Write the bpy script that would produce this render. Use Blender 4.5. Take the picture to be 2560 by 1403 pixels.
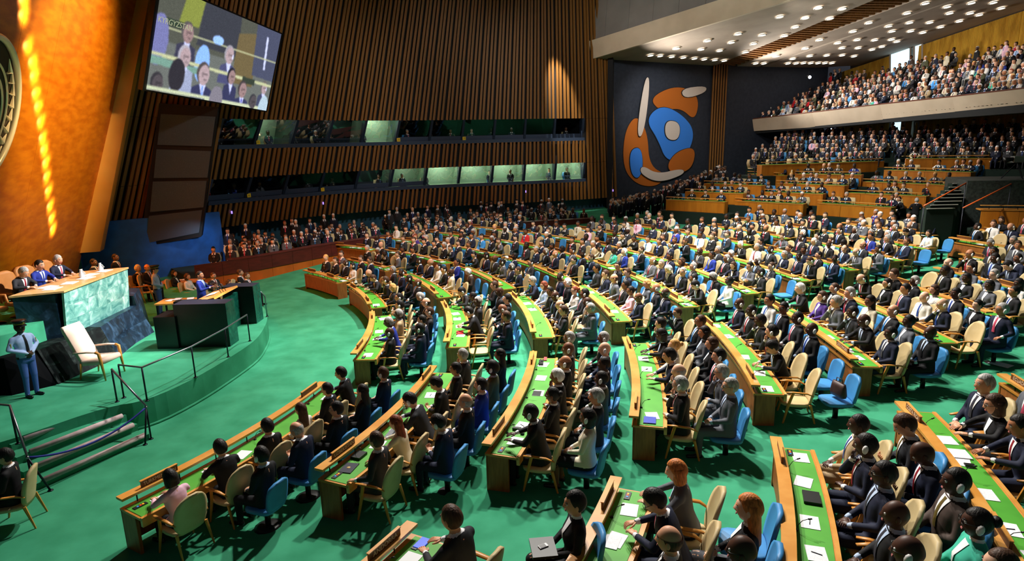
import bpy, math, random
import numpy as np
from mathutils import Vector, Matrix, kdtree
random.seed(7)
S = bpy.context.scene
COL = S.collection
for o in list(bpy.data.objects): bpy.data.objects.remove(o)
PI = math.pi
# ------------------------------------------------------------------ camera
F, P, R, H = 1548.8, 0.2195, -0.0242, 6.6
cp, sp, cr, sr = math.cos(P), math.sin(P), math.cos(R), math.sin(R)
fw = Vector((0, cp, -sp)); dn = Vector((0, -sp, -cp)); ex = Vector((1, 0, 0))
right = cr * ex - sr * dn
down = sr * ex + cr * dn
cam = bpy.data.objects.new('camera', bpy.data.cameras.new('camera'))
COL.objects.link(cam); S.camera = cam
m = Matrix.Identity(4)
for i in range(3):
    m[i][0] = right[i]; m[i][1] = -down[i]; m[i][2] = -fw[i]
m.translation = (0, 0, H)
cam.matrix_world = m
cam.data.sensor_width = 36; cam.data.lens = F / 2560 * 36
cam.data.clip_start = .05; cam.data.clip_end = 300
# ------------------------------------------------------------------ world, lights, exposure
W = bpy.data.worlds.new('world'); S.world = W; W.use_nodes = True
bg = W.node_tree.nodes['Background']; bg.inputs[0].default_value = (.75, .8, 1, 1); bg.inputs[1].default_value = .035
S.view_settings.view_transform = 'Standard'; S.view_settings.look = 'None'
S.view_settings.exposure = 0; S.view_settings.gamma = 1; S.view_settings.use_curve_mapping = False
def spot(name, loc, tgt, watts, size=60, blend=.5, radius=.35, col=(1, .95, .87)):
    l = bpy.data.lights.new(name, 'SPOT'); l.energy = watts; l.spot_size = math.radians(size); l.spot_blend = blend
    l.shadow_soft_size = radius; l.color = col
    o = bpy.data.objects.new(name, l); COL.objects.link(o); o.location = loc
    o.rotation_euler = (Vector(tgt) - Vector(loc)).to_track_quat('-Z', 'Y').to_euler()
    return o
def area(name, loc, tgt, watts, sx, sy, col=(1, .95, .88)):
    l = bpy.data.lights.new(name, 'AREA'); l.shape = 'RECTANGLE'; l.size = sx; l.size_y = sy; l.energy = watts; l.color = col
    o = bpy.data.objects.new(name, l); COL.objects.link(o); o.location = loc
    o.rotation_euler = (Vector(tgt) - Vector(loc)).to_track_quat('-Z', 'Y').to_euler()
    return o
K = 1.0
# ring of ceiling floods in the dome over the middle of the floor
for loc, tgt, w, sz in (((-3, 24, 19), (-2, 15, 0), 15000, 70), ((1, 24, 19), (3, 11, 0), 15000, 70), ((4, 25, 19), (9, 17, 0), 18000, 70), ((6, 27, 19), (13, 25, 0), 20000, 70), ((2, 23, 19), (0, 27, 0), 20000, 80), ((8, 28, 19), (15, 33, 1), 17000, 58)):
    spot('dome_flood', loc, tgt, w * K, sz, .6, .4)
# unseen fill spots added to brighten the slatted wall, the gold wall, the balcony
for loc, tgt, w, sz in (((2, 24, 18), (-14, 40, 6), 4200, 55), ((3, 26, 18), (-4, 46, 7), 3800, 55), ((8, 28, 18), (5, 50, 9), 3200, 50), ((17, 41, 14.3), (25, 45.5, 7.4), 3600, 110)):
    spot('wall_fill', loc, tgt, w * K, sz, .8, .4)
spot('slat_spot', (3.2, 46.2, 16.5), (4.6, 50.4, 5), 15000 * K, 22, .7, .1, (1, .93, .8))
spot('gold_fill', (-4, 22, 13), (-17, 22.5, 8.5), 42000 * K, 52, .8, .3, (1, .74, .36))  # added fill, brightens the gold wall from out in the hall
# added fill spots without fixtures, brightening the plaster ceilings
spot('ceiling_fill', (9.6, 49.6, 9.6), (24, 38, 14.5), 4500 * K, 120, .8, .3)
spot('ceiling_fill', (19.5, 55, 10.2), (28, 46, 14.5), 4500 * K, 120, .8, .3)
spot('ceiling_fill', (3, 30, 17), (14, 40, 16.5), 5000 * K, 100, .8, .3)
# lectern and presidium spots
spot('podium_spot', (1, 21, 15), (-12.4, 18.2, 2.4), 30000 * K, 20, .4, .2, (1, .98, .95))
spot('podium_spot', (-1, 17, 15), (-11.4, 15.2, 1.4), 7000 * K, 22, .5, .2, (.9, .95, 1))
spot('podium_spot', (-3, 28, 15), (-9.8, 19.6, 1.8), 5000 * K, 22, .5, .2, (.85, .92, 1))
# ------------------------------------------------------------------ geometry of the hall
CX, CY, R0, DR, SL = -19.67, 17.234, 15.17, 2.526, .0431
def ray(x, y):
    u = x - 1280; v = y - 701.5
    return right * u + down * v + fw * F
def zf(X, Y): return SL * max(0, math.hypot(X - CX, Y - CY) - R0)
def atz(x, y, z):
    r = ray(x, y); t = (z - H) / r.z
    return Vector((r.x * t, r.y * t, z))
def atD(x, y, D):
    r = ray(x, y); t = D / r.y
    return Vector((r.x * t, D, H + r.z * t))
def proj(p):
    q = Vector(p) - Vector((0, 0, H)); d = q.dot(fw)
    if d < .3: return (-9999, -9999, d)
    return (1280 + q.dot(right) * F / d, 701.5 + q.dot(down) * F / d, d)
def polar(r, adeg, z=0):
    a = math.radians(adeg); return Vector((CX + r * math.cos(a), CY + r * math.sin(a), z))
# ------------------------------------------------------------------ helpers
def lin(c):
    if isinstance(c, str):
        c = c.lstrip('#'); c = [int(c[i:i + 2], 16) / 255 for i in (0, 2, 4)]
    return tuple((v / 12.92 if v <= .04045 else ((v + .055) / 1.055) ** 2.4) for v in c[:3]) + (1,)
MATS = {}
def mat(name, col, rough=.6, col2=None, scale=6, detail=3, spec=.4, metal=0, bump=0, stretch=None, emit=0, contrast=(.35, .65), coat=0):
    if name in MATS: return MATS[name]
    M = bpy.data.materials.new(name); M.use_nodes = True; N = M.node_tree.nodes; L = M.node_tree.links
    b = N['Principled BSDF']; b.inputs['Roughness'].default_value = rough
    b.inputs['Specular IOR Level'].default_value = spec; b.inputs['Metallic'].default_value = metal
    b.inputs['Base Color'].default_value = lin(col)
    if coat: b.inputs['Coat Weight'].default_value = coat
    M.diffuse_color = lin(col)
    if col2 is not None or bump:
        tc = N.new('ShaderNodeTexCoord'); mp = N.new('ShaderNodeMapping'); L.new(tc.outputs['Object'], mp.inputs[0])
        if stretch: mp.inputs['Scale'].default_value = stretch
        nz = N.new('ShaderNodeTexNoise'); nz.inputs['Scale'].default_value = scale; nz.inputs['Detail'].default_value = detail
        L.new(mp.outputs[0], nz.inputs['Vector'])
        if col2 is not None:
            rp = N.new('ShaderNodeValToRGB'); rp.color_ramp.elements[0].color = lin(col); rp.color_ramp.elements[1].color = lin(col2)
            rp.color_ramp.elements[0].position = contrast[0]; rp.color_ramp.elements[1].position = contrast[1]
            L.new(nz.outputs[0], rp.inputs[0]); L.new(rp.outputs[0], b.inputs['Base Color'])
        if bump:
            bp = N.new('ShaderNodeBump'); bp.inputs['Strength'].default_value = bump; bp.inputs['Distance'].default_value = .02
            L.new(nz.outputs[0], bp.inputs['Height']); L.new(bp.outputs[0], b.inputs['Normal'])
    if emit:
        b.inputs['Emission Color'].default_value = lin(col); b.inputs['Emission Strength'].default_value = emit
    MATS[name] = M
    return M
class MB:
    def __init__(s): s.v = []; s.f = []; s.m = []; s.cur = 0; s.sm = []; s.smooth = False
    def add(s, vs, fs, M=None, mi=None):
        k = len(s.v)
        for v in vs:
            v = Vector(v)
            s.v.append(M @ v if M else v)
        for f in fs:
            s.f.append([i + k for i in f]); s.m.append(s.cur if mi is None else mi); s.sm.append(s.smooth)
        return s
    def box(s, c, d, M=None, mi=None):
        x, y, z = c; a, b, e = d[0] / 2, d[1] / 2, d[2] / 2
        vs = [(x + i * a, y + j * b, z + k * e) for i in (-1, 1) for j in (-1, 1) for k in (-1, 1)]
        return s.add(vs, [(0, 1, 3, 2), (4, 6, 7, 5), (0, 4, 5, 1), (2, 3, 7, 6), (0, 2, 6, 4), (1, 5, 7, 3)], M, mi)
    def hexa(s, q, mi=None):   # 8 pts: bottom 4 loop, top 4 loop
        return s.add(q, [(3, 2, 1, 0), (4, 5, 6, 7), (0, 1, 5, 4), (1, 2, 6, 5), (2, 3, 7, 6), (3, 0, 4, 7)], None, mi)
    def prism(s, poly, z0, z1, M=None, mi=None):
        n = len(poly)
        vs = [(p[0], p[1], z0) for p in poly] + [(p[0], p[1], z1) for p in poly]
        fs = [tuple(range(n - 1, -1, -1)), tuple(range(n, 2 * n))] + [(i, (i + 1) % n, n + (i + 1) % n, n + i) for i in range(n)]
        return s.add(vs, fs, M, mi)
    def loft(s, rings, closed=True, cap=True, mi=None):
        n = len(rings[0]); vs = [p for r in rings for p in r]; fs = []
        for i in range(len(rings) - 1):
            for j in range(n if closed else n - 1):
                k = (j + 1) % n
                fs.append((i * n + j, i * n + k, (i + 1) * n + k, (i + 1) * n + j))
        if cap and closed:
            fs.append(tuple(range(n - 1, -1, -1))); fs.append(tuple(range((len(rings) - 1) * n, len(rings) * n)))
        return s.add(vs, fs, None, mi)
    def tube(s, pts, rad, n=8, mi=None, cap=True, flat=1.0):
        pts = [Vector(p) for p in pts]
        if not isinstance(rad, (list, tuple)): rad = [rad] * len(pts)
        rings = []; up = None
        for i, p in enumerate(pts):
            d = (pts[min(i + 1, len(pts) - 1)] - pts[max(i - 1, 0)]).normalized()
            if up is None:
                up = Vector((0, 0, 1)) if abs(d.z) < .9 else Vector((0, 1, 0))
            a = d.cross(up).normalized(); b = a.cross(d).normalized(); up = b
            rings.append([p + (a * math.cos(2 * PI * j / n) + b * math.sin(2 * PI * j / n) * flat) * rad[i] for j in range(n)])
        return s.loft(rings, True, cap, mi)
    def ball(s, c, r, nu=10, nv=7, mi=None, M=None):
        if not isinstance(r, (list, tuple)): r = (r, r, r)
        vs = [(c[0], c[1], c[2] - r[2])]
        for j in range(1, nv):
            t = -PI / 2 + PI * j / nv
            for i in range(nu):
                a = 2 * PI * i / nu
                vs.append((c[0] + r[0] * math.cos(t) * math.cos(a), c[1] + r[1] * math.cos(t) * math.sin(a), c[2] + r[2] * math.sin(t)))
        vs.append((c[0], c[1], c[2] + r[2])); fs = []
        for i in range(nu):
            k = (i + 1) % nu
            fs.append((0, 1 + k, 1 + i))
            for j in range(nv - 2): fs.append((1 + j * nu + i, 1 + j * nu + k, 1 + (j + 1) * nu + k, 1 + (j + 1) * nu + i))
            fs.append((1 + (nv - 2) * nu + i, 1 + (nv - 2) * nu + k, len(vs) - 1))
        return s.add(vs, fs, M, mi)
    def mesh(s, name, mats):
        me = bpy.data.meshes.new(name); me.from_pydata([tuple(v) for v in s.v], [], s.f)
        if not isinstance(mats, (list, tuple)): mats = [mats]
        for q in mats: me.materials.append(q)
        me.polygons.foreach_set('material_index', s.m); me.polygons.foreach_set('use_smooth', s.sm); me.update()
        return me
    def obj(s, name, mats, parent=None, M=None):
        return link(name, s.mesh(name, mats), parent, M)
def link(name, me, parent=None, M=None):
    o = bpy.data.objects.new(name, me); COL.objects.link(o)
    if parent is not None: o.parent = parent
    if M is not None:
        if isinstance(M, Matrix): o.matrix_local = M
        else: o.location = M
    return o
USED = {}
def tag(o, label=None, cat=None, group=None, kind=None):
    if label:
        o['label'] = label
    if cat: o['category'] = cat
    if group: o['group'] = group
    if kind: o['kind'] = kind
    return o
def empty(name, loc, rz=0):
    o = bpy.data.objects.new(name, None); COL.objects.link(o); o.location = loc; o.rotation_euler = (0, 0, rz); o.empty_display_size = .1
    return o
def copytree(o, parent=None):
    c = o.copy(); COL.objects.link(c); c.parent = parent
    for ch in o.children: copytree(ch, c)
    return c
ORD = ['first', 'second', 'third', 'fourth', 'fifth', 'sixth', 'seventh', 'eighth', 'ninth', 'tenth', 'eleventh', 'twelfth', 'thirteenth', 'fourteenth', 'fifteenth', 'sixteenth', 'seventeenth', 'eighteenth', 'nineteenth', 'twentieth']
_txt = {}
def text_mesh(txt, mtl, size=1.0, depth=.01):
    k = (txt, mtl.name, depth)
    if k in _txt: return _txt[k]
    cu = bpy.data.curves.new('lettering', 'FONT'); cu.body = txt; cu.align_x = 'CENTER'; cu.align_y = 'CENTER'; cu.size = size; cu.extrude = depth; cu.resolution_u = 3
    o = bpy.data.objects.new('tmp', cu); COL.objects.link(o)
    dg = bpy.context.evaluated_depsgraph_get(); me = bpy.data.meshes.new_from_object(o.evaluated_get(dg))
    bpy.data.objects.remove(o); me.materials.clear(); me.materials.append(mtl); me.name = 'lettering'
    _txt[k] = me
    return me
# ------------------------------------------------------------------ people
def cmat(name, col, rough=.75, spec=.25): return mat(name, col, rough, spec=spec)
SKIN = [cmat('skin_' + str(i), c, .5, .4) for i, c in enumerate(['#e8b89a', '#d9a07e', '#b77b56', '#7d4f36', '#4a2d20'])]
SUIT = {k: cmat('cloth_' + k, c) for k, c in dict(black='#17171b', navy='#1c2238', charcoal='#2b2c31', grey='#5d6068', brown='#4a3c36', blue='#22348f', white='#e6e2dc', cream='#d8cdb4', red='#c8242c', teal='#3fb69a', purple='#4d3382', pink='#e7b9cd', tan='#b19a78', sky='#3f8fd8', olive='#55573f', shirtblue='#a9bfe6', guardblue='#4a64a8').items()}
SHIRT = [cmat('shirt_white', '#f2f1f4'), cmat('shirt_blue', '#b8cbe8'), cmat('shirt_dark', '#2a2a30')]
TIE = [cmat('tie_' + str(i), c, .5) for i, c in enumerate(['#8a1f2c', '#23408c', '#3b3b46', '#c04a62', '#2f6ea8', '#6a5a2c', '#17171b'])]
HAIR = {k: mat('hair_' + k, c, .55, tuple(min(1, v * 1.35 + .02) for v in [int(c[i:i + 2], 16) / 255 for i in (1, 3, 5)]), 60, 2, spec=.35, bump=.5, stretch=(1, 1, .25)) for k, c in dict(black='#120e0d', brown='#3b2619', grey='#8d8a87', white='#d6d3cf', blond='#b98d52', auburn='#6a2f1a', ginger='#a5612c').items()}
SHOE = cmat('shoe_black', '#0d0d0f', .35, .5)
EYEW = cmat('eye_white', '#e9e6e0', .3); EYED = cmat('eye_dark', '#201510', .2)
LIP = cmat('lip', '#9c5650', .5)
HEADSET = cmat('headset_white', '#ecebea', .4, .5)
# slots: 0 skin 1 jacket 2 shirt 3 tie 4 trousers 5 shoe 6 eye white 7 eye dark 8 lip
def V(*a): return Vector(a)
def rotx(v, a): return V(v[0], v[1] * math.cos(a) - v[2] * math.sin(a), v[1] * math.sin(a) + v[2] * math.cos(a))
def head_r(d):
    x, y, z = d
    p = V(x * .076, y * .096, z * .118)
    if z < 0:
        k = -z
        p.x *= 1 - .34 * k * k; 
        if y > 0: p.y *= 1 - .10 * k
        else: p.y *= 1 - .30 * k
    if y < 0: p.x *= 1 + .06 * (-y); p.y *= 1.04
    if y > 0:
        g = lambda cx, cz, sx, sz: math.exp(-((x - cx) / sx) ** 2 - ((z - cz) / sz) ** 2)
        p.y += .024 * g(0, -.16, .13, .13) + .010 * g(0, .06, .10, .16)     # nose
        p.y += .006 * g(0, .30, .5, .10)                                      # brow
        p.y -= .012 * (g(.38, .10, .17, .12) + g(-.38, .10, .17, .12))        # sockets
        p.y += .007 * g(0, -.48, .22, .09) + .010 * g(0, -.80, .25, .15)      # lips, chin
        p.y -= .004 * g(0, -.62, .3, .06)
        p.y += .005 * (g(.5, -.2, .2, .2) + g(-.5, -.2, .2, .2))
    return p
def head_grid(nu=26, nv=18):
    rows = []
    for j in range(nv + 1):
        t = -PI / 2 + PI * j / nv
        rows.append([V(math.cos(t) * math.sin(2 * PI * i / nu), math.cos(t) * math.cos(2 * PI * i / nu), math.sin(t)) for i in range(nu)])
    return rows
def head_add(mb, M, sc=1.0):
    mb.smooth = True
    rows = head_grid()
    mb.add([p * sc for r in rows for p in map(head_r, r)], [(j * 26 + i, j * 26 + (i + 1) % 26, (j + 1) * 26 + (i + 1) % 26, (j + 1) * 26 + i) for j in range(18) for i in range(26)], M, 0)
    for s in (-1, 1):
        mb.ball((s * .079, -.004, -.006), (.010, .020, .031), 8, 6, 0, M)
        mb.ball((s * .030, .079, .011), .0125, 8, 6, 6, M)
        mb.ball((s * .030, .0885, .011), (.0058, .0045, .0058), 6, 5, 7, M)
    mb.ball((0, .0905, -.060), (.022, .006, .0055), 8, 4, 8, M)
    mb.ball((0, .0885, -.053), (.019, .006, .004), 8, 4, 8, M)
def hand_add(mb, w, d, nrm, side, curl=.5, mi=0, spread=.16):
    """palm from wrist w along d, palm facing nrm; side +1 thumb towards cross(d,nrm)"""
    d = d.normalized(); nrm = (nrm - d * nrm.dot(d)).normalized(); t = d.cross(nrm).normalized() * side
    mb.smooth = True
    # palm: lofted flattened rings
    rings = []
    for k, (a, hw, ht) in enumerate(((-.012, .024, .017), (.02, .034, .017), (.055, .042, .015), (.088, .040, .011))):
        c = w + d * a
        rings.append([c + t * hw * math.cos(2 * PI * j / 8) + nrm * ht * math.sin(2 * PI * j / 8) for j in range(8)])
    mb.loft(rings, mi=mi)
    for k, (off, L) in enumerate(((.029, .070), (.010, .080), (-.010, .074), (-.029, .058))):
        b = w + d * .082 + t * off; dd = (d + t * off * spread * 6).normalized(); pts = [b - dd * .012, b]; a = 0
        for q, f in enumerate((.42, .32, .26)):
            a += curl * (.5, .8, .6)[q]
            b = b + (dd * math.cos(a) + nrm * math.sin(a)) * L * f; pts.append(b)
        mb.tube(pts, [.0092, .0092, .0085, .0078, .006], 6, mi)
    b = w + d * .018 + t * .026; dd = (d * .75 + t * .75 + nrm * .25).normalized(); e = (d * .95 + t * .25 + nrm * .4 * curl).normalized()
    mb.tube([b - dd * .012, b + dd * .030, b + dd * .034 + e * .028, b + dd * .034 + e * .050], [.012, .0115, .0098, .0068], 6, mi)
def capsule(src, a, b, ra, rb, tagid, fl=None):
    """dense source points + mesh for the union"""
    src.append((V(*a), V(*b), ra, rb, tagid, fl))
def build_body(name, pose, fem=False, voxel=.015, low=False):
    lean = pose.get('lean', 0); st = pose.get('stand', False); k = .92 if fem else 1.0
    hipz = .93 if st else .50
    tz = lambda v: rotx(v, -lean) + V(0, 0, hipz)       # torso space -> body space (origin at hips)
    sw = .185 * (k if fem else 1); ts = (.93 if fem else 1)
    prim = []   # ring-lofted solids: list of rings, tag
    def tub(a, b, ra, rb, tg, n=7, fx=1.0):
        a, b = V(*a), V(*b); d = (b - a); L = d.length; d = d.normalized(); up = V(0, 0, 1) if abs(d.z) < .9 else V(0, 1, 0)
        e1 = d.cross(up).normalized(); e2 = e1.cross(d)
        rings = []
        for i in range(-3, n + 4):
            if i < 0: t = 0; off = ra * math.sin(i / 3 * PI / 2); rr = ra * math.cos(i / 3 * PI / 2)
            elif i > n: t = 1; off = rb * math.sin((i - n) / 3 * PI / 2); rr = rb * math.cos((i - n) / 3 * PI / 2)
            else: t = i / n; off = 0; rr = ra + (rb - ra) * t
            c = a + d * (L * t + off); rr = max(rr, .002)
            rings.append([c + (e1 * math.cos(2 * PI * j / 10) * fx + e2 * math.sin(2 * PI * j / 10)) * rr for j in range(10)])
        prim.append((rings, tg))
    # torso
    prof = [(-.10, .168, .120, -.005), (-.03, .178, .128, 0), (.06, .172, .125, .004), (.16, .164, .120, .006), (.27, .176, .124, .004), (.38, .192, .122, -.004), (.46, .190, .104, -.014), (.515, .150, .082, -.022), (.55, .085, .064, -.024)]
    if fem: prof = [(-.10, .172, .120, -.005), (-.03, .180, .126, 0), (.06, .158, .112, .004), (.16, .142, .102, .006), (.27, .158, .118, .014), (.36, .168, .122, .008), (.44, .168, .096, -.012), (.495, .135, .074, -.02), (.53, .07, .056, -.022)]
    if pose.get('big'): prof = [(a, b * 1.14, c * 1.25, d + .01) for a, b, c, d in prof]
    rings = []
    for i in range(len(prof) * 3 - 2):
        q = i / 3; j = min(int(q), len(prof) - 2); f = q - j
        z, a, b, y = [prof[j][c] * (1 - f) + prof[j + 1][c] * f for c in range(4)]
        e = .78
        rr = []
        for n in range(18):
            th = 2 * PI * n / 18; cx, sy = math.cos(th), math.sin(th)
            rr.append(tz(V(math.copysign(abs(cx) ** e, cx) * a, math.copysign(abs(sy) ** e, sy) * b + y, z * ts)))
        rings.append(rr)
    prim.append((rings, 1))
    nb = tz(V(0, -.026, .52 * ts)); hy, hp = pose.get('yaw', 0), pose.get('nod', 0)
    hc = nb + rotx(V(0, .026, .168), -lean * .5 - hp * .55)
    tub(nb - V(0, 0, .03), nb + (hc - nb) * .62, .060 * k, .056 * k, 0, 4)
    # arms
    J = {}
    for s, key in ((-1, 'L'), (1, 'R')):
        sh = tz(V(s * sw, -.020, .455 * ts)); el = V(*pose[key][0]) + V(0, 0, hipz - .55); wr = V(*pose[key][1]) + V(0, 0, hipz - .55)
        if fem: el.x *= .95
        J[key] = (sh, el, wr)
        tub(sh - V(s * .03, 0, 0), sh + (el - sh) * .12, .068 * k, .064 * k, 10, 3)
        tub(sh, el, .060 * k, .049 * k, 10)
        tub(el, wr - (wr - el).normalized() * .012, .049 * k, .036 * k, 10)
        tub(wr - (wr - el).normalized() * .012, wr + (wr - el).normalized() * .006, .031, .030, 2, 3)
    # legs
    for s, key in ((-1, 'KL'), (1, 'KR')):
        hp0 = V(s * .088, 0, hipz - .03)
        if st: kn, an = V(s * .095, .015, .49), V(s * .10, -.02, .09)
        else: kn, an = pose.get(key, (V(s * .105, .44, .455), V(s * .105, .44, .10)))
        if pose.get('skirt'):
            tub(hp0, kn, .098, .080, 4); tub(kn, an, .052, .036, 0)
        else:
            tub(hp0, kn, .096, .068, 4); tub(kn, an, .064, .050, 4)
        toe = an + V(s * .02, .17, -.055); tub(an + V(0, -.03, -.05), toe, .040, .034, 5, 5)
    src = bpy.data.meshes.new('s'); vs, fs, tg = [], [], []
    for rings, t in prim:
        n = len(rings[0]); o0 = len(vs)
        for r in rings: vs.extend(r); tg.extend([t] * n)
        for i in range(len(rings) - 1):
            for j in range(n):
                q = (j + 1) % n; fs.append((o0 + i * n + j, o0 + i * n + q, o0 + (i + 1) * n + q, o0 + (i + 1) * n + j))
        fs.append(tuple(o0 + j for j in range(n - 1, -1, -1))); fs.append(tuple(o0 + (len(rings) - 1) * n + j for j in range(n)))
    src.from_pydata([tuple(v) for v in vs], [], fs); src.update()
    ob = bpy.data.objects.new('s', src); COL.objects.link(ob)
    md = ob.modifiers.new('r', 'REMESH'); md.mode = 'VOXEL'; md.voxel_size = voxel; md.use_smooth_shade = True
    sm = ob.modifiers.new('sm', 'SMOOTH'); sm.factor = .5; sm.iterations = 5 if not low else 1
    dg = bpy.context.evaluated_depsgraph_get(); dg.update()
    ev = bpy.data.meshes.new_from_object(ob.evaluated_get(dg)); bpy.data.objects.remove(ob)
    kd = kdtree.KDTree(len(vs))
    for i, v in enumerate(vs): kd.insert(v, i)
    kd.balance()
    mb = MB(); mb.smooth = True; mb.v = [v.co.copy() for v in ev.vertices]
    inv = lambda v: rotx(v - V(0, 0, hipz), lean)
    vw = .070 if not fem else .05
    for p in ev.polygons:
        c = p.center; t = tg[kd.find(c)[1]]
        q = inv(c)
        if low and t == 1 and not pose.get('novee'):
            w = (q.z / ts - .20) / .33
            if q.y > .03 and 0 < w < 1.15 and abs(q.x) < vw * w + .004 and abs(q.x) < .105: t = 3 if abs(q.x) < .022 else 2
        if t in (1, 4):
            if not st: t = 4 if q.z < -.045 or c.y > .16 else 1
            else: t = 4 if c.z < hipz + .02 else 1
        if t in (0, 1) and q.z / ts > .49 and math.hypot(q.x, q.y + .024) < .10:
            h_ = q.z / ts; t = 0 if h_ > .562 else (2 if h_ > .538 and not low else 1)
            if low and h_ > .535: t = 0
        if t == 10: t = 1
        if pose.get('skirt') and t == 4 and c.z < .3: t = 0
        mb.f.append(list(p.vertices)); mb.m.append(t); mb.sm.append(True)
    bpy.data.meshes.remove(ev); bpy.data.meshes.remove(src)
    HM = Matrix.Translation(hc) @ Matrix.Rotation(-hy, 4, 'Z') @ Matrix.Rotation(-hp - lean * .4, 4, 'X') @ Matrix.Scale(1.12 if fem else 1.18, 4)
    if low:
        mb.ball((0, 0, 0), (.080, .100, .122), 8, 6, 0, HM)
    else:
        head_add(mb, HM, 1.0)
        for s, key in ((-1, 'L'), (1, 'R')):
            sh, el, wr = J[key]; d = pose.get('h' + key); d = V(*d) if d else (wr - el)
            nr = V(*pose.get('n' + key, (0, 0, -1)))
            dd = d.normalized(); tt = dd.cross((nr - dd * nr.dot(dd)).normalized())
            want = V(*pose.get('t' + key, (-s, .3, .4)))
            hand_add(mb, wr + dd * .004, d, nr, 1 if tt.dot(want) > 0 else -1, pose.get('curl', .5))
    if low: return mb, HM
    # shirt front and necktie lying on the chest
    def surf(x, h, o):
        j = max(i_ for i_ in range(len(prof) - 1) if prof[i_][0] <= h); f = (h - prof[j][0]) / (prof[j + 1][0] - prof[j][0])
        _, a_, b_, y_ = [prof[j][c_] * (1 - f) + prof[j + 1][c_] * f for c_ in range(4)]
        c_ = min(.98, abs(x) / a_) ** (1 / .78); return tz(V(x, b_ * math.sqrt(1 - c_ * c_) ** .78 + y_ + o, h * ts))
    sh_ = MB(); sh_.smooth = True; ti_ = MB(); ti_.smooth = True; top = .53 if not fem else .51
    hs_ = np.linspace(.21, top, 9)
    sh_.loft([[surf(u * min(vw * (h - .20) / .33 + .003, .085), h, .006) for u in np.linspace(-1, 1, 9)] for h in hs_], False, False)
    ht_ = list(np.linspace(.14 if pose.get('novee') else .215, top - .03, 7)) + [top - .012, top - .004]
    wd_ = list(np.linspace(.034, .020, 7)) + [.024, .021]
    ti_.loft([[surf(u * w_, h, .014 - .006 * abs(u)) for u in (-1, -.5, 0, .5, 1)] for h, w_ in zip(ht_, wd_)], False, False)
    return mb, HM, (None if pose.get('novee') else sh_), (None if fem else ti_)
def L2(lx, ly, lz, wx, wy, wz):
    return ((-lx, ly, lz), (-wx, wy, wz)), ((lx, ly, lz), (wx, wy, wz))
POSES = {}
a, b = L2(.245, .03, .78, .07, .27, .66); POSES['lap'] = dict(L=a, R=b, hL=(.9, .5, 0), hR=(-.9, .5, 0), nL=(0, -.3, -1), nR=(0, -.3, -1), curl=.45)
a, b = L2(.29, .20, .86, .13, .42, .815); POSES['desk'] = dict(L=a, R=b, lean=.26, nod=.05, hL=(.5, 1, -.05), hR=(-.5, 1, -.05), curl=.35)
POSES['chin'] = dict(L=((-.25, .05, .76), (-.03, .24, .72)), R=((.20, .22, .80), (.055, .155, 1.045)), hR=(-.2, .05, 1), nR=(-.6, -.7, 0), tR=(-1, 0, .3), hL=(1, .3, 0), curl=.8, yaw=.2, nod=.05, lean=.08)
POSES['cross'] = dict(L=((-.265, .06, .83), (.08, .215, .86)), R=((.265, .06, .81), (-.08, .235, .82)), hL=(1, -.1, .1), hR=(-1, -.1, .1), nL=(0, -1, 0), nR=(0, -1, 0), curl=.5, yaw=-.12)
POSES['write'] = dict(L=((-.30, .24, .84), (-.08, .45, .81)), R=((.30, .24, .84), (.13, .47, .825)), lean=.38, nod=.45, hL=(.8, .7, 0), hR=(-.5, 1, -.1), curl=.75)
a, b = L2(.30, -.02, .80, .285, .22, .74); POSES['arms'] = dict(L=a, R=b, hL=(0, 1, -.1), hR=(0, 1, -.1), curl=.6, yaw=.25)
a, b = L2(.255, .08, .76, .05, .27, .74); POSES['phone'] = dict(L=a, R=b, nod=.5, lean=.12, hL=(.7, .6, .3), hR=(-.7, .6, .3), nL=(0, -.6, 1), nR=(0, -.6, 1), curl=.7)
POSES['turn'] = dict(POSES['lap'], yaw=-.55, nod=-.03)
POSES['legs'] = dict(POSES['lap'], yaw=.15, KR=(V(.06, .45, .535), V(-.10, .60, .27)), curl=.6)
POSES['leanback'] = dict(POSES['lap'], lean=-.14, yaw=.1, nod=-.05)
POSES['wlap'] = dict(POSES['lap'], skirt=True)
POSES['wdesk'] = dict(POSES['desk'])
POSES['guard'] = dict(L=((-.30, -.02, .80), (-.06, .17, .67)), R=((.30, -.02, .80), (.06, .18, .67)), stand=True, hL=(1, .15, -.3), hR=(-1, .15, -.3), nL=(0, -1, 0), nR=(0, -1, 0), curl=.5, novee=True)
POSES['stand'] = dict(L=((-.25, -.03, .74), (-.26, .06, .48)), R=((.25, -.03, .74), (.26, .06, .48)), stand=True, hL=(0, .1, -1), hR=(0, .1, -1), nL=(1, 0, 0), nR=(-1, 0, 0), tL=(0, 1, 0), tR=(0, 1, 0), curl=.35)
POSES['clasp'] = dict(POSES['guard'], novee=False)
POSES['speak'] = dict(L=((-.28, .12, .80), (-.20, .36, .80)), R=((.28, .10, .80), (.16, .36, .86)), stand=True, lean=.05, yaw=.2, hL=(.1, 1, .1), hR=(-.2, 1, .4), curl=.4)
POSES['camera'] = dict(L=((-.18, .20, .83), (-.05, .36, 1.08)), R=((.24, .16, .84), (.05, .20, 1.10)), lean=.12, hL=(.2, .8, .5), hR=(-.3, .6, .6), nL=(0, 0, 1), curl=.8)
BODY = {}
def slots(): return [SKIN[0], SUIT['black'], SHIRT[0], TIE[0], SUIT['black'], SHOE, EYEW, EYED, LIP]
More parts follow.
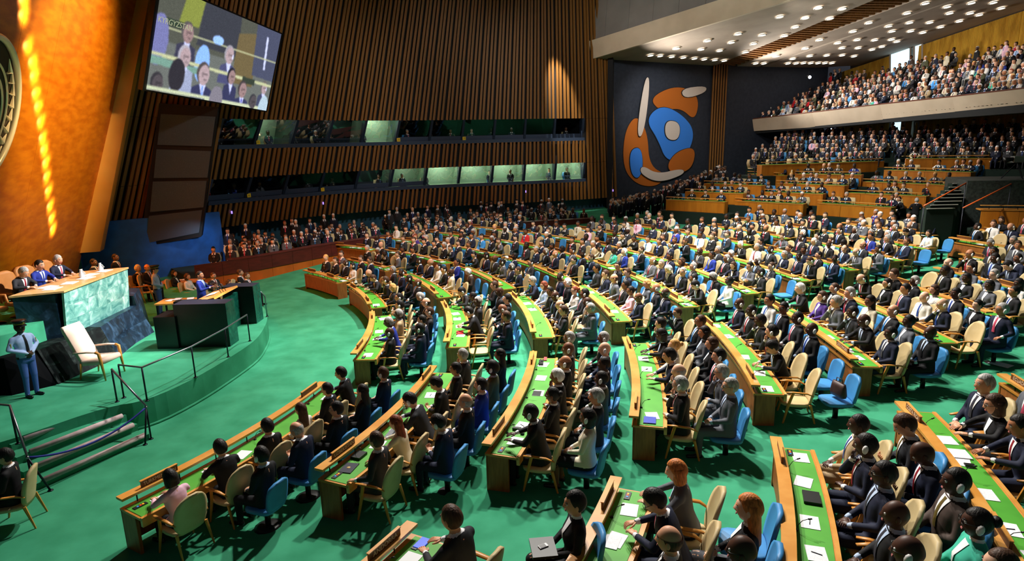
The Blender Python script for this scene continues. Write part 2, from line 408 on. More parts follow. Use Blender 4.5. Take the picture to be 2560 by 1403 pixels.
def body(pose, fem=False):
    k = (pose, fem)
    if k not in BODY:
        mb, HM, sh_, ti_ = build_body('person', POSES[pose], fem)
        me = mb.mesh('person_body', slots())
        BODY[k] = (me, HM, sh_.mesh('shirt_front', SHIRT[0]) if sh_ else None, ti_.mesh('necktie', TIE[0]) if ti_ else None)
    return BODY[k]
HAIRM = {}
def hair(kind):
    if kind in HAIRM: return HAIRM[kind]
    nu, nv = 26, 16; mb = MB(); mb.smooth = True
    g = dict(short=1.085, crop=1.035, full=1.13, afro=1.26, long=1.12, bun=1.06, fringe=1.04, bob=1.13)[kind]
    def line(az):   # hairline elevation by azimuth (0 front)
        a = abs(az)
        f = .62 if kind not in ('fringe',) else 9
        if kind == 'fringe': return -.62 if a > 1.35 else 9
        if a < .75: return f - .08 * math.cos(a * 2)
        if a < 1.35: return f + (-.05 - f) * (a - .75) / .6
        if a < 1.9: return -.05 + (-.55 + .05) * (a - 1.35) / .55
        return -.62
    top = 1.45 if kind != 'fringe' else .25
    rows = []
    for j in range(nv + 1):
        row = []
        for i in range(nu):
            az = 2 * PI * i / nu; az2 = az if az <= PI else az - 2 * PI
            lo = line(az2); lo = min(lo, top - .02)
            e = lo + (PI / 2 - lo) * j / nv if kind != 'fringe' else lo + (top - lo) * j / nv
            d = V(math.cos(e) * math.sin(az), math.cos(e) * math.cos(az), math.sin(e))
            p = head_r(d); s = 1.0 if j == 0 else g - (.03 if j == 1 else 0)
            if kind in ('full', 'afro') and d.z > .3: p.z *= 1.03
            p = p * s + (V(0, -.004, .004))
            row.append(p)
        rows.append(row)
    mb.loft(rows, True, False)
    if kind == 'long':
        rings = []
        for q in range(7):
            t = q / 6; z = .06 - .34 * t; w = .082 + .012 * math.sin(t * 3); y = -.030 - .015 * t
            rings.append([V(w * math.cos(2 * PI * n / 14), y + .062 * math.sin(2 * PI * n / 14) * (1 - .25 * t) - .02 * t, z) for n in range(14)])
        mb.loft(rings)
    if kind == 'bob':
        rings = []
        for q in range(5):
            t = q / 4; z = .05 - .16 * t; w = .090 + .010 * math.sin(t * 2.5)
            rings.append([V(w * math.cos(2 * PI * n / 14), -.025 + .078 * math.sin(2 * PI * n / 14) * (1 - .15 * t), z) for n in range(14)])
        mb.loft(rings)
    if kind == 'bun': mb.ball((0, -.115, .035), (.045, .04, .045), 10, 8)
    for s in (-1, 1):
        mb.tube([(s * .016, .0935, .030), (s * .032, .0905, .036), (s * .048, .078, .031)], [.004, .005, .003], 5)
    HAIRM[kind] = mb.mesh('hair', HAIR['black']); return HAIRM[kind]
def headset_mesh():
    if 'hs' in HAIRM: return HAIRM['hs']
    mb = MB(); mb.smooth = True
    rings = []
    for x, r in ((-.076, .6), (-.084, 1.0), (-.098, .95), (-.106, .5)):
        rings.append([V(x, .002 + .026 * r * math.cos(2 * PI * k / 10) - .006 * math.sin(2 * PI * k / 10), -.006 + .043 * r * math.sin(2 * PI * k / 10)) for k in range(10)])
    mb.loft(rings)
    HAIRM['hs'] = mb.mesh('headset', HEADSET); return HAIRM['hs']
def glasses_mesh():
    if 'gl' in HAIRM: return HAIRM['gl']
    pts = [(-.080, -.01, .016), (-.079, .07, .018), (-.060, .092, .016)]
    pts += [(-.034 + .026 * math.cos(t), .100, .010 + .020 * math.sin(t)) for t in np.linspace(PI, PI + 2 * PI, 13)][:-1] + [(-.034 + .026 * math.cos(t), .1, .010 + .020 * math.sin(t)) for t in np.linspace(PI, 2 * PI, 5)]
    q = [(-x, y, z) for x, y, z in pts[::-1]]
    mb = MB(); mb.smooth = True; mb.tube(pts + q, .0025, 5); HAIRM['gl'] = mb.mesh('glasses', BLACKG); return HAIRM['gl']
BLACKG = cmat('glasses_dark', '#1a1a1c', .3, .5)
def cap_mesh():
    mb = MB(); mb.smooth = True
    ring = lambda r1, r2, z, y=0: [V(r1 * math.cos(2 * PI * n / 18), y + r2 * math.sin(2 * PI * n / 18), z) for n in range(18)]
    mb.loft([ring(.083, .104, .055), ring(.085, .106, .095, .002), ring(.118, .135, .125, .012), ring(.112, .130, .145, .012), ring(.06, .07, .150, .010)], mi=0)
    mb.loft([ring(.0865, .1075, .070), ring(.0875, .1085, .088)], True, False, mi=1)
    q = [(.088 * math.sin(t), .100 * math.cos(t), .062) for t in np.linspace(-1.1, 1.1, 9)]; w = [(.10 * math.sin(t), .100 * math.cos(t) + .05 * math.cos(t), .038) for t in np.linspace(-1.1, 1.1, 9)]
    mb.add(q + w, [(i, i + 1, i + 10, i + 9) for i in range(8)], None, 0)
    mb.ball((0, .128, .112), (.016, .008, .02), 8, 6, 1)
    return mb.mesh('peaked_cap', [mat('cap_black', '#0c0c10', .4), mat('cap_gold', '#c9a04a', .35, metal=.6)])
def place_person(M, pose, fem=False, suit='black', trousers=None, skin=1, hairk='short', hairc='black', tie=0, shirt=0, headset=False, scale=1.0, name='person', glasses=False):
    me, HM, shm, tim = body(pose, fem)
    o = link(name, me, None, M @ Matrix.Scale(scale, 4))
    ms = [SKIN[skin], SUIT[suit], SHIRT[shirt], TIE[tie], SUIT[trousers or (suit if not fem else 'black')]]
    for i, q in enumerate(ms):
        o.material_slots[i].link = 'OBJECT'; o.material_slots[i].material = q
    for nm_, m_, q in (('shirt_front', shm, SHIRT[shirt]), ('necktie', tim, TIE[tie])):
        if m_ is not None:
            h = link(nm_, m_, o); h.material_slots[0].link = 'OBJECT'; h.material_slots[0].material = q
    if hairk:
        h = link('hair', hair(hairk), o, HM); h.material_slots[0].link = 'OBJECT'; h.material_slots[0].material = HAIR[hairc]
    if glasses: link('glasses', glasses_mesh(), o, HM)
    if headset: link('headset', headset_mesh(), o, HM)
    return o, HM
# ------------------------------------------------------------------ materials
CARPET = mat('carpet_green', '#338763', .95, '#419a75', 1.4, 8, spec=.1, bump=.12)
WOOD = mat('desk_wood', '#c98a3c', .4, '#b8742a', 3, 4, stretch=(1, 1, 6), coat=.15)
WOODD = mat('desk_wood_brown', '#a3602c', .5, '#8a4e20', 3, 4, stretch=(6, 6, 1))
LEDGE = mat('ledge_wood', '#e0a353', .35, '#cc8a3a', 2, 4, stretch=(1, 1, 5), coat=.2)
ORANGE = mat('tier_wood', '#c47a1e', .5, '#b06814', 1.2, 3, stretch=(3, 3, .5))
GREEN = mat('desk_leather_green', '#4fa52e', .6, '#459727', 2, 2)
BLACK = mat('black_plastic', '#0c0c0e', .45)
DARK = mat('dark_recess', '#0a0e16', .8)
METAL = mat('brushed_steel', '#8e9096', .35, metal=.9)
DKMETAL = mat('dark_metal', '#2a2c34', .4, metal=.7)
SLATE = mat('slate_blue_paint', '#2b3a52', .6)
NAVYWALL = mat('mural_wall_blue', '#232a38', .75, '#1c2230', 4, 3)
BLUEW = mat('blue_wall', '#1c5fb4', .7, '#185299', 2, 2)
SLAT = mat('slat_wood', '#8a5c26', .55, '#6a4418', 2.5, 3, stretch=(4, 4, .3))
SLATD = mat('slat_backing', '#0b0e14', .8)
PLASTER = mat('ceiling_plaster', '#a8998a', .85, '#9d8e80', .8, 3)
DOME = mat('dome_plaster', '#7f7c78', .85, '#75726e', .6, 3)
FASCIA = mat('balcony_fascia', '#c9b8a2', .7, '#bfae98', 1.0, 2)
REDW = mat('gallery_mahogany', '#5c2018', .5, '#4a1812', 2, 3, stretch=(1, 1, 6))
ORW = mat('gallery_base_wood', '#c8641e', .45, '#b35618', 1.5, 3, stretch=(1, 1, .4))
STEPC = mat('step_nosing', '#cbb4b4', .8, '#b39a9a', 6, 4)
PAPER = mat('paper_white', '#efeff2', .7)
PAPERP = mat('paper_print', '#efeff2', .7, '#d9d9df', 60, 2)
GLASSW = mat('drinking_glass', '#dfeaf0', .1, spec=.9)
def metal_gold():
    M = mat('gold_wall', '#ee8c18', .38, '#d4700c', 1.2, 5, metal=.75, stretch=(1, 1, 4), bump=.05)
    return M
GOLD = metal_gold()
TRIM = mat('gold_trim_wood', '#e39a4a', .5, '#d98c38', .6, 2)
def marble(name, c1, c2, c3, sc, ro=.22):
    M = bpy.data.materials.new(name); M.use_nodes = True; N = M.node_tree.nodes; L = M.node_tree.links; b = N['Principled BSDF']
    b.inputs['Roughness'].default_value = ro; b.inputs['Specular IOR Level'].default_value = .5 if ro < .5 else .08
    tc = N.new('ShaderNodeTexCoord'); nz = N.new('ShaderNodeTexNoise'); nz.inputs['Scale'].default_value = sc; nz.inputs['Detail'].default_value = 9
    nz.inputs['Distortion'].default_value = 1.6; nz.inputs['Roughness'].default_value = .62
    oi = N.new('ShaderNodeObjectInfo'); ad = N.new('ShaderNodeVectorMath'); ad.operation = 'ADD'; ml = N.new('ShaderNodeVectorMath'); ml.operation = 'SCALE'; ml.inputs['Scale'].default_value = 37
    cb = N.new('ShaderNodeCombineXYZ'); L.new(oi.outputs['Random'], cb.inputs[0]); L.new(oi.outputs['Random'], cb.inputs[1]); L.new(cb.outputs[0], ml.inputs[0])
    L.new(tc.outputs['Object'], ad.inputs[0]); L.new(ml.outputs[0], ad.inputs[1]); L.new(ad.outputs[0], nz.inputs['Vector'])
    rp = N.new('ShaderNodeValToRGB'); e = rp.color_ramp.elements; e[0].position = .36; e[0].color = lin(c1); e[1].position = .68; e[1].color = lin(c3)
    k = rp.color_ramp.elements.new(.52); k.color = lin(c2)
    L.new(nz.outputs[0], rp.inputs[0]); L.new(rp.outputs[0], b.inputs['Base Color'])
    return M
MARBLE = marble('green_marble', '#4a8a84', '#7fb8ac', '#cfe8de', 1.6)
MARBLED = marble('dark_marble', '#0a1420', '#14283a', '#35506a', 1.8, .35)
MARBLEB = marble('black_marble', '#07090a', '#0f1514', '#2a3431', 2.2, .6)
MARBLET = marble('rostrum_marble', '#0e4a40', '#175a4c', '#2f7a64', 1.6)
def struct(o): o['kind'] = 'structure'; return o
# ------------------------------------------------------------------ main floor (gently raked) and far terraces
def polar_floor():
    mb = MB(); mb.smooth = True; rs = [0.01, 6, 12, R0] + [R0 + 2 * i for i in range(1, 24)]; an = list(range(-120, 121, 4)); n = len(an)
    vs = []
    for r in rs:
        for a in an: vs.append(polar(r, a, SL * min(max(0, r - R0), 27)))
    mb.add(vs, [(i * n + j, (i + 1) * n + j, (i + 1) * n + j + 1, i * n + j + 1) for i in range(len(rs) - 1) for j in range(n - 1)])
    return mb
struct(polar_floor().obj('floor', CARPET))
# platform (dais) with curved front
zp = .70
edge = [atz(*p, zp) for p in [(365, 1003), (491, 945), (599, 879), (640, 850), (658, 825), (670, 798)]]
edge = [(-10.6, 12.3), (-9.7, 13.75)] + [(v.x, v.y) for v in edge] + [(-9.3, 22.6), (-10.4, 24.2), (-12, 25.6), (-14.5, 27)]
def smooth_poly(pts, it=2):
    for _ in range(it):
        q = [pts[0]]
        for a, b in zip(pts[:-1], pts[1:]):
            q += [(a[0] * .75 + b[0] * .25, a[1] * .75 + b[1] * .25), (a[0] * .25 + b[0] * .75, a[1] * .25 + b[1] * .75)]
        q.append(pts[-1]); pts = q
    return pts
edge = smooth_poly(edge)
plat = MB(); plat.prism(edge + [(-24, 27), (-24, 5), (-13.4, 5), (-13.4, 9)], 0, zp)
platform = plat.obj('dais_platform', CARPET); tag(platform, 'green carpeted curved dais carrying the lectern and the presidium', 'platform', kind='structure')
mb = MB(); mb.smooth = True
mb.tube([(x + .02, y, .03) for x, y in edge], .035, 6); mb.obj('carpet_lip', CARPET, platform)
# steps of the dais: rounded light nosings
stw = [((280, 1012), (60, 1098), .62), ((305, 1040), (75, 1130), .47), ((333, 1063), (92, 1165), .31), ((362, 1088), (110, 1200), .15)]
stairs = empty('dais_steps', atz(230, 1130, 0)); tag(stairs, 'four carpeted steps with pale rounded nosings up to the dais', 'steps', kind='structure')
SM = Matrix.Translation(-stairs.location)
for i, (a, b, z) in enumerate(stw):
    A, B = atz(*a, z), atz(*b, z); d = (B - A).normalized(); n = Vector((d.y, -d.x, 0)) * -1
    if n.x > 0: n = -n
    n = Vector((-abs(d.y), -d.x * math.copysign(1, -d.y) * -1, 0)); n = Vector((d.y, -d.x, 0)); n = n if n.x < 0 else -n
    A2, B2 = A - d * .1, B + d * .25
    mb = MB(); mb.hexa([SM @ Vector((p.x, p.y, 0)) for p in (A2, B2, B2 + n * .5, A2 + n * .5)] + [SM @ Vector((p.x, p.y, z - .015)) for p in (A2, B2, B2 + n * .5, A2 + n * .5)])
    mb.obj('step', CARPET, stairs)
    mb = MB(); mb.smooth = True; mb.tube([SM @ A, SM @ B], .058, 12); mb.obj('step_nosing', STEPC, stairs)
# hand rails
def rail(name, pts, posts, label, mtl=METAL, r=.024, base=None):
    o = empty(name, Vector(posts[0][1])); tag(o, label, 'handrail'); M = Matrix.Translation(-o.location)
    mb = MB(); mb.smooth = True; mb.tube([M @ Vector(p) for p in pts], r, 8); mb.obj('rail_bar', mtl, o)
    for a, b in posts:
        mb = MB(); mb.smooth = True; mb.tube([M @ Vector(b), M @ Vector(a)], .02, 8); mb.tube([M @ Vector(b), M @ (Vector(b) + Vector((0, 0, .015)))], .05, 10); mb.obj('post', DKMETAL, o)
    return o
def up(p, h): return Vector((p.x, p.y, p.z + h))
pb = [atz(*q, zp) for q in ((310, 995), (368, 1003), (489, 944), (571, 893), (625, 853))]
rail('dais_railing', [up(p, .86) for p in pb], [(up(p, .86), p) for p in pb], 'grey steel guard railing along the curved dais edge below the lectern')
a0, a1 = atz(293, 1005, zp), atz(378, 1098, 0)
rail('stair_handrail', [up(a0, .84), up(a1, .84)], [(up(a0, .84), a0), (up(a1, .84), a1), (up(a1, .80), a1 + Vector((.02, -.28, 0)))], 'slanted steel handrail on the right side of the dais steps')
b0, b1 = atz(45, 1110, zp), atz(88, 1236, 0)
rail('stair_handrail', [up(b0, .88) + Vector((-1.0, .2, 0)), up(b0, .86), up(b1, .84)], [(up(b0, .86), b0), (up(b1, .84), b1), (up(b1, .80), b1 + Vector((.22, .12, 0)))], 'slanted steel handrail on the left side of the dais steps')
pe = atz(668, 792, zp)
rail('grab_rail', [pe, up(pe, .75), up(pe, .93) + Vector((-.1, -.06, 0)), up(pe, .99) + Vector((-.35, -.12, 0))], [(up(pe, .7), pe)], 'curved grab rail standing at the far corner of the rostrum')
ropeA, ropeB = up(a1, .80), up(b1, .80); mb = MB(); mb.smooth = True
mb.tube([ropeA.lerp(ropeB, t / 14) - Vector((0, 0, 1.1 * (t / 14) * (1 - t / 14))) for t in range(15)], .022, 8)
for q in (ropeA, ropeB): mb.ball(q, .035, 8, 6, 1)
tag(mb.obj('barrier_rope', [mat('rope_blue', '#12208a', .7), METAL]), 'dark blue velvet rope sagging across the dais steps', 'rope')
# ------------------------------------------------------------------ presidium desk and plinth
def quadslab(mb, a, b, z0, z1, th, n):
    mb.hexa([(a.x, a.y, z0), (b.x, b.y, z0), (b.x + n.x * th, b.y + n.y * th, z0), (a.x + n.x * th, a.y + n.y * th, z0),
             (a.x, a.y, z1), (b.x, b.y, z1), (b.x + n.x * th, b.y + n.y * th, z1), (a.x + n.x * th, a.y + n.y * th, z1)])
zt, zb = 2.93, 1.62
PN, PF, PL = atz(159, 727, zt), atz(319, 668, zt), atz(29, 740, zt)
prz = empty('presidium_desk', (PN.x, PN.y, zb)); tag(prz, 'raised presidium desk faced with pale green marble slabs, wooden top', 'desk')
IM = Matrix.Translation(-prz.location)
fd = (PF - PN); fd.z = 0; FL = fd.length; fd.normalize(); bk = Vector((-fd.y, fd.x, 0)); bk = bk if bk.x < 0 else -bk
rows_m = 3; cols_m = 6; hh = (zt - .05 - zb) / rows_m
random.seed(3)
for i in range(rows_m):
    x = 0; 
    ws = [random.uniform(.7, 1.3) for _ in range(cols_m)]; tot = sum(ws)
    for j in range(cols_m):
        w = ws[j] / tot * FL; mb = MB(); sl = lambda z: (z - zb) * -.10
        z0, z1 = zb + i * hh, zb + (i + 1) * hh - .004
        A, B = PN + fd * x, PN + fd * (x + w - .004); ins = lambda p, z, k: IM @ Vector((p.x + bk.x * (.13 * (zt - z) / (zt - zb) + k), p.y + bk.y * (.13 * (zt - z) / (zt - zb) + k), z))
        mb.hexa([ins(A, z0, 0), ins(B, z0, 0), ins(B, z0, .06), ins(A, z0, .06), ins(A, z1, 0), ins(B, z1, 0), ins(B, z1, .06), ins(A, z1, .06)])
        mb.obj('marble_slab', MARBLE, prz); x += w
depth = 1.05
ed = PL - PN; ed.z = 0; depth = ed.length; ed.normalize()
mb = MB(); q = [PN + bk * .22 + ed * .02 - fd * .03, PF + bk * .22 - fd * .05, PF + ed * depth - fd * .05, PN + ed * depth]
mb.hexa([IM @ Vector((p.x, p.y, zb - .5)) for p in q] + [IM @ Vector((p.x, p.y, zt - .06)) for p in q]); mb.obj('end_block', MARBLED, prz)
mb = MB(); q = [PN - bk * .03 - fd * .04, PF - bk * .03, PF + ed * (depth + .05), PN + ed * (depth + .05) - fd * .04]
mb.hexa([IM @ Vector((p.x, p.y, zt - .05)) for p in q] + [IM @ Vector((p.x, p.y, zt)) for p in q]); mb.obj('desk_top', mat('presidium_top', '#dfae74', .3, '#d09c5e', 2, 3, stretch=(1, 8, 1)), prz)
# plinth of dark stone under it, and side wall towards the camera
bp = [atz(*p, zp) for p in ((147, 961), (225, 925), (297, 893), (340, 858), (386, 830))]
pl = empty('stone_plinth', bp[0]); tag(pl, 'dark veined stone plinth below the presidium desk', 'plinth', kind='structure'); PM = Matrix.Translation(-pl.location)
for i in range(4):
    A, B = bp[i], bp[i + 1]; a2, b2 = [Vector((p.x - .42, p.y + .05, 0)) for p in (A, B)]
    for (z0, z1, t0, t1) in ((zp, 1.15, 0, .5), (1.154, 1.62, .5, 1)):
        mb = MB(); f = lambda p, q, t, z: PM @ Vector((p.x + (q.x - p.x) * t, p.y + (q.y - p.y) * t, z))
        mb.hexa([f(A, a2, t0, z0), f(B, b2, t0, z0), f(B, b2, t0 + 1.2, z0), f(A, a2, t0 + 1.2, z0), f(A, a2, t1, z1), f(B, b2, t1, z1), f(B, b2, t1 + 1.2, z1), f(A, a2, t1 + 1.2, z1)])
        mb.obj('stone_slab', MARBLEB if i < 2 else MARBLED, pl)
mb = MB(); mb.hexa([PM @ Vector(v) for v in ((-11.95, 15.25, zp), (-12.6, 14.6, zp), (-15, 14.6, zp), (-15, 16, zp), (-12.4, 15.4, 1.65), (-12.7, 14.7, 1.65), (-15, 14.7, 1.65), (-15, 16, 1.65))]); mb.obj('end_wall', mat('end_wall_black', '#050608', .9, spec=.1), pl)
mb = MB(); A, B = atz(336, 764, 1.5), atz(384, 715, 2.1)
mb.hexa([PM @ Vector(v) for v in ((-12.3, 19.9, zp), (-12.9, 21.2, zp), (-14.2, 21.4, zp), (-13.6, 20, zp), (-12.5, 19.9, 1.95), (-13.0, 21.1, 1.95), (-14.2, 21.3, 1.95), (-13.6, 20, 1.95))]); mb.obj('stone_slab', MARBLED, pl)
# upper dais floor behind the presidium
mb = MB(); mb.prism([(-12.75, 15.3), (-13.0, 20.0), (-18, 21), (-20, 12), (-13.6, 13.2)], zp, 2.15); struct(mb.obj('upper_dais', CARPET))
# ------------------------------------------------------------------ rostrum: two stone wings with the wooden lectern between
ros = empty('rostrum', atz(583, 862, zp)); tag(ros, 'black and green marble rostrum with wooden lectern top before the speaker', 'lectern'); RM = Matrix.Translation(-ros.location)
def rbox(name, x0, x1, y0, y1, z0, z1, ms, dx=0):
    mb = MB(); mb.cur = 0
    q = [(x0, y0), (x1, y0 + dx), (x1, y1 + dx), (x0, y1)]
    mb.hexa([RM @ Vector((*p, z0)) for p in q] + [RM @ Vector((*p, z1)) for p in q])
    mb.m = [0, 2, 0, 1, 0, 0]
    return mb.obj(name, ms, ros)
RS = [mat('rostrum_black', '#07080a', .35, '#101214', 5, 4), MARBLET, mat('rostrum_recess', '#0c1228', .7)]
rbox('step_block', -10.85, -10.2, 18.04, 18.9, zp, zp + 1.0, [RS[0], RS[0], RS[0]])
rbox('wing_wall', -10.25, -8.66, 18.12, 18.72, zp, zp + 1.36, RS)
rbox('rear_panel', -10.6, -9.6, 18.8, 19.1, zp, zp + 1.28, [RS[0], RS[0], RS[0]])
rbox('wing_wall', -9.9, -8.84, 20.6, 21.2, zp, zp + 1.32, RS)
mb = MB(); lx, ly, lz = -9.75, 19.65, zp + 1.22
mb.hexa([RM @ Vector(v) for v in ((lx - .3, ly - .95, lz - .05), (lx + .5, ly - .95, lz + .13), (lx + .5, ly + .75, lz + .13), (lx - .3, ly + .75, lz - .05), (lx - .32, ly - .95, lz + .01), (lx + .48, ly - .95, lz + .19), (lx + .48, ly + .75, lz + .19), (lx - .32, ly + .75, lz + .01))]); mb.obj('lectern_top', LEDGE, ros)
rbox('front_panel', -9.45, -9.35, 18.75, 20.55, zp, zp + 1.15, [MARBLET, MARBLET, MARBLET])
for yy in (-.28, -.12, .05):
    mb = MB(); mb.smooth = True; mb.tube([RM @ Vector((lx + .42, ly + yy, lz + .16)), RM @ Vector((lx + .30, ly + yy, lz + .40)), RM @ Vector((lx + .06, ly + yy * .7, lz + .46))], .009, 6); mb.ball(RM @ Vector((lx + .05, ly + yy * .7, lz + .46)), (.04, .02, .02), 8, 5); mb.obj('microphone', DKMETAL, ros)
def sheet(p, w, h, rz, tilt=(0, 0), mt=None, name='paper_sheet', th=.004):
    mb = MB(); mb.box((0, 0, th / 2), (w, h, th)); o = mb.obj(name, mt or PAPER, None, Matrix.Translation(p) @ Matrix.Rotation(rz, 4, 'Z') @ Matrix.Rotation(tilt[0], 4, 'X') @ Matrix.Rotation(tilt[1], 4, 'Y')); return o
tag(sheet((lx, ly - .05, lz + .105), .3, .42, .05, (0, -.222), PAPERP), 'white speech pages lying on the wooden lectern top', 'paper')
# ------------------------------------------------------------------ far wall with slats and interpreter booths
BX = np.array([-20.6, -19.3, -17.6, -15.2, -13.1, -6.3, -1.9, 5.7, 8.6]); BY = np.array([30.0, 32.8, 36.0, 39.6, 41.5, 45.0, 47.4, 49.9, 50.6])
cf = np.polyfit(BX, BY, 3)
MX = np.array([-20.6, -17.5, -13, -6.5, 0, 3, 8.6]); ML = np.array([.39, .31, .26, .17, .06, .0, -.05])
Xs = np.linspace(-20.6, 8.6, 400); Ysm = np.polyval(cf, Xs); SS = np.concatenate([[0], np.cumsum(np.hypot(np.diff(Xs), np.diff(Ysm)))])
LEN = SS[-1]
def wbase(s): return float(np.interp(s, SS, Xs)), float(np.interp(s, SS, Ysm))
def wnorm(s):
    a, b = wbase(max(0, s - .2)), wbase(min(LEN, s + .2)); d = Vector((b[0] - a[0], b[1] - a[1], 0)).normalized()
    return Vector((d.y, -d.x, 0))
def wp(s, z, off=0):
    x, y = wbase(s); n = wnorm(s); return Vector((x + float(np.interp(x, MX, ML)) * (z - 3.7), y, z)) + n * off
s_of = lambda X: float(np.interp(X, Xs, SS))
sA, sB = s_of(-17.45), s_of(5.95)
unit = MB(); unit.box((0, 0, .5), (1, 1, 1)); UNITS = unit.mesh('slat', SLAT)
def slat_obj(parent, s, z0, z1, w=.16, d=.12, off=.05):
    p, q = wp(s, z0, off), wp(s, z1, off); n = wnorm(s); zax = (q - p).normalized(); xax = n.cross(zax).normalized(); yax = zax.cross(xax)
    M = Matrix((xax * w, yax * d, zax * (q - p).length)).transposed().to_4x4(); M.translation = p
    return link('slat', UNITS, parent, M)
def strip(name, s0, s1, z0, z1, off, mtl, n=60, parent=None):
    mb = MB(); vs = []
    for i in range(n + 1):
        s = s0 + (s1 - s0) * i / n
        vs += [wp(s, z0, off), wp(s, z1, off), wp(s, z1, off - .12), wp(s, z0, off - .12)]
    fs = []
    for i in range(n):
        for k in range(4): fs.append((4 * i + k, 4 * i + (k + 1) % 4, 4 * i + 4 + (k + 1) % 4, 4 * i + 4 + k))
    fs += [(0, 3, 2, 1), (4 * n, 4 * n + 1, 4 * n + 2, 4 * n + 3)]
    mb.add(vs, fs); return mb.obj(name, mtl, parent)
ZB, ZS1, ZT1, ZS2, ZT2, ZC = 2.05, 3.70, 4.92, 6.86, 8.28, 17.5
SP = .33
for nm, z0, z1 in (('wall_far_low', ZB, ZS1 - .25), ('wall_far_middle', ZT1, ZS2 - .25), ('wall_far_high', ZT2, ZC)):
    root = struct(strip(nm, 0, LEN, z0, z1, -.12, SLATD)); tag(root, 'dark wall band clad with upright timber slats below and between booths', None)
    clips = MB(); k = 0; s = .1
    while s < LEN:
        inb = sA < s < sB; a, b = z0, z1
        if not inb:
            if nm == 'wall_far_low': b = ZT1 - .02
            if nm == 'wall_far_middle': b = ZT2 - .02
        slat_obj(root, s, a, b)
        if inb and nm != 'wall_far_high':
            p = wp(s, b + .05, .02); clips.box(p, (.06, .06, .12)); 
        s += SP + (.05, -.05, .02, -.02)[k % 4]; k += 1
    if clips.v: clips.obj('slat_clip', mat('brass_clip', '#c9a35c', .4, metal=.5), root)['kind'] = 'stuff'
struct(strip('wall_far_end_left', 0, sA, ZS1 - .3, ZC, -.14, SLATD)); struct(strip('wall_far_end_right', sB, LEN, ZS1 - .3, ZC, -.14, SLATD))
# booths
PANE = bpy.data.materials.new('booth_glass'); PANE.use_nodes = True
N = PANE.node_tree.nodes; L = PANE.node_tree.links; N.clear(); out = N.new('ShaderNodeOutputMaterial'); mx = N.new('ShaderNodeMixShader'); gl = N.new('ShaderNodeBsdfGlossy'); tr = N.new('ShaderNodeBsdfTransparent')
gl.inputs['Roughness'].default_value = .02; gl.inputs['Color'].default_value = (.95, .97, 1, 1); tr.inputs['Color'].default_value = (.75, .8, .8, 1); mx.inputs[0].default_value = .30
L.new(tr.outputs[0], mx.inputs[1]); L.new(gl.outputs[0], mx.inputs[2]); L.new(mx.outputs[0], out.inputs[0])
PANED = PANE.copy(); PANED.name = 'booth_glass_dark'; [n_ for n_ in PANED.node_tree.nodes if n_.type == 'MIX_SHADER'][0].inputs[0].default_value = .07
BOOTHW = mat('booth_wall_green', '#8fa48c', .8); BOOTHD = mat('booth_wall_unlit', '#141a20', .85)  # the dark of unlit booths is put into a darker wall colour
YEL = mat('sign_yellow', '#d8b81c', .6); SIGNK = mat('sign_black', '#111111', .6)
nwin = 11; cnt = 0
lit = {0: {2: .25, 4: 1.0, 1: .35, 3: .2}, 1: {6: 1.0, 7: .9, 8: .9, 9: .9, 10: .9, 4: .25, 5: .35}}
signs = {(0, 5): '20', (0, 7): '19', (1, 1): '6', (1, 3): '7', (0, 1): '21'}
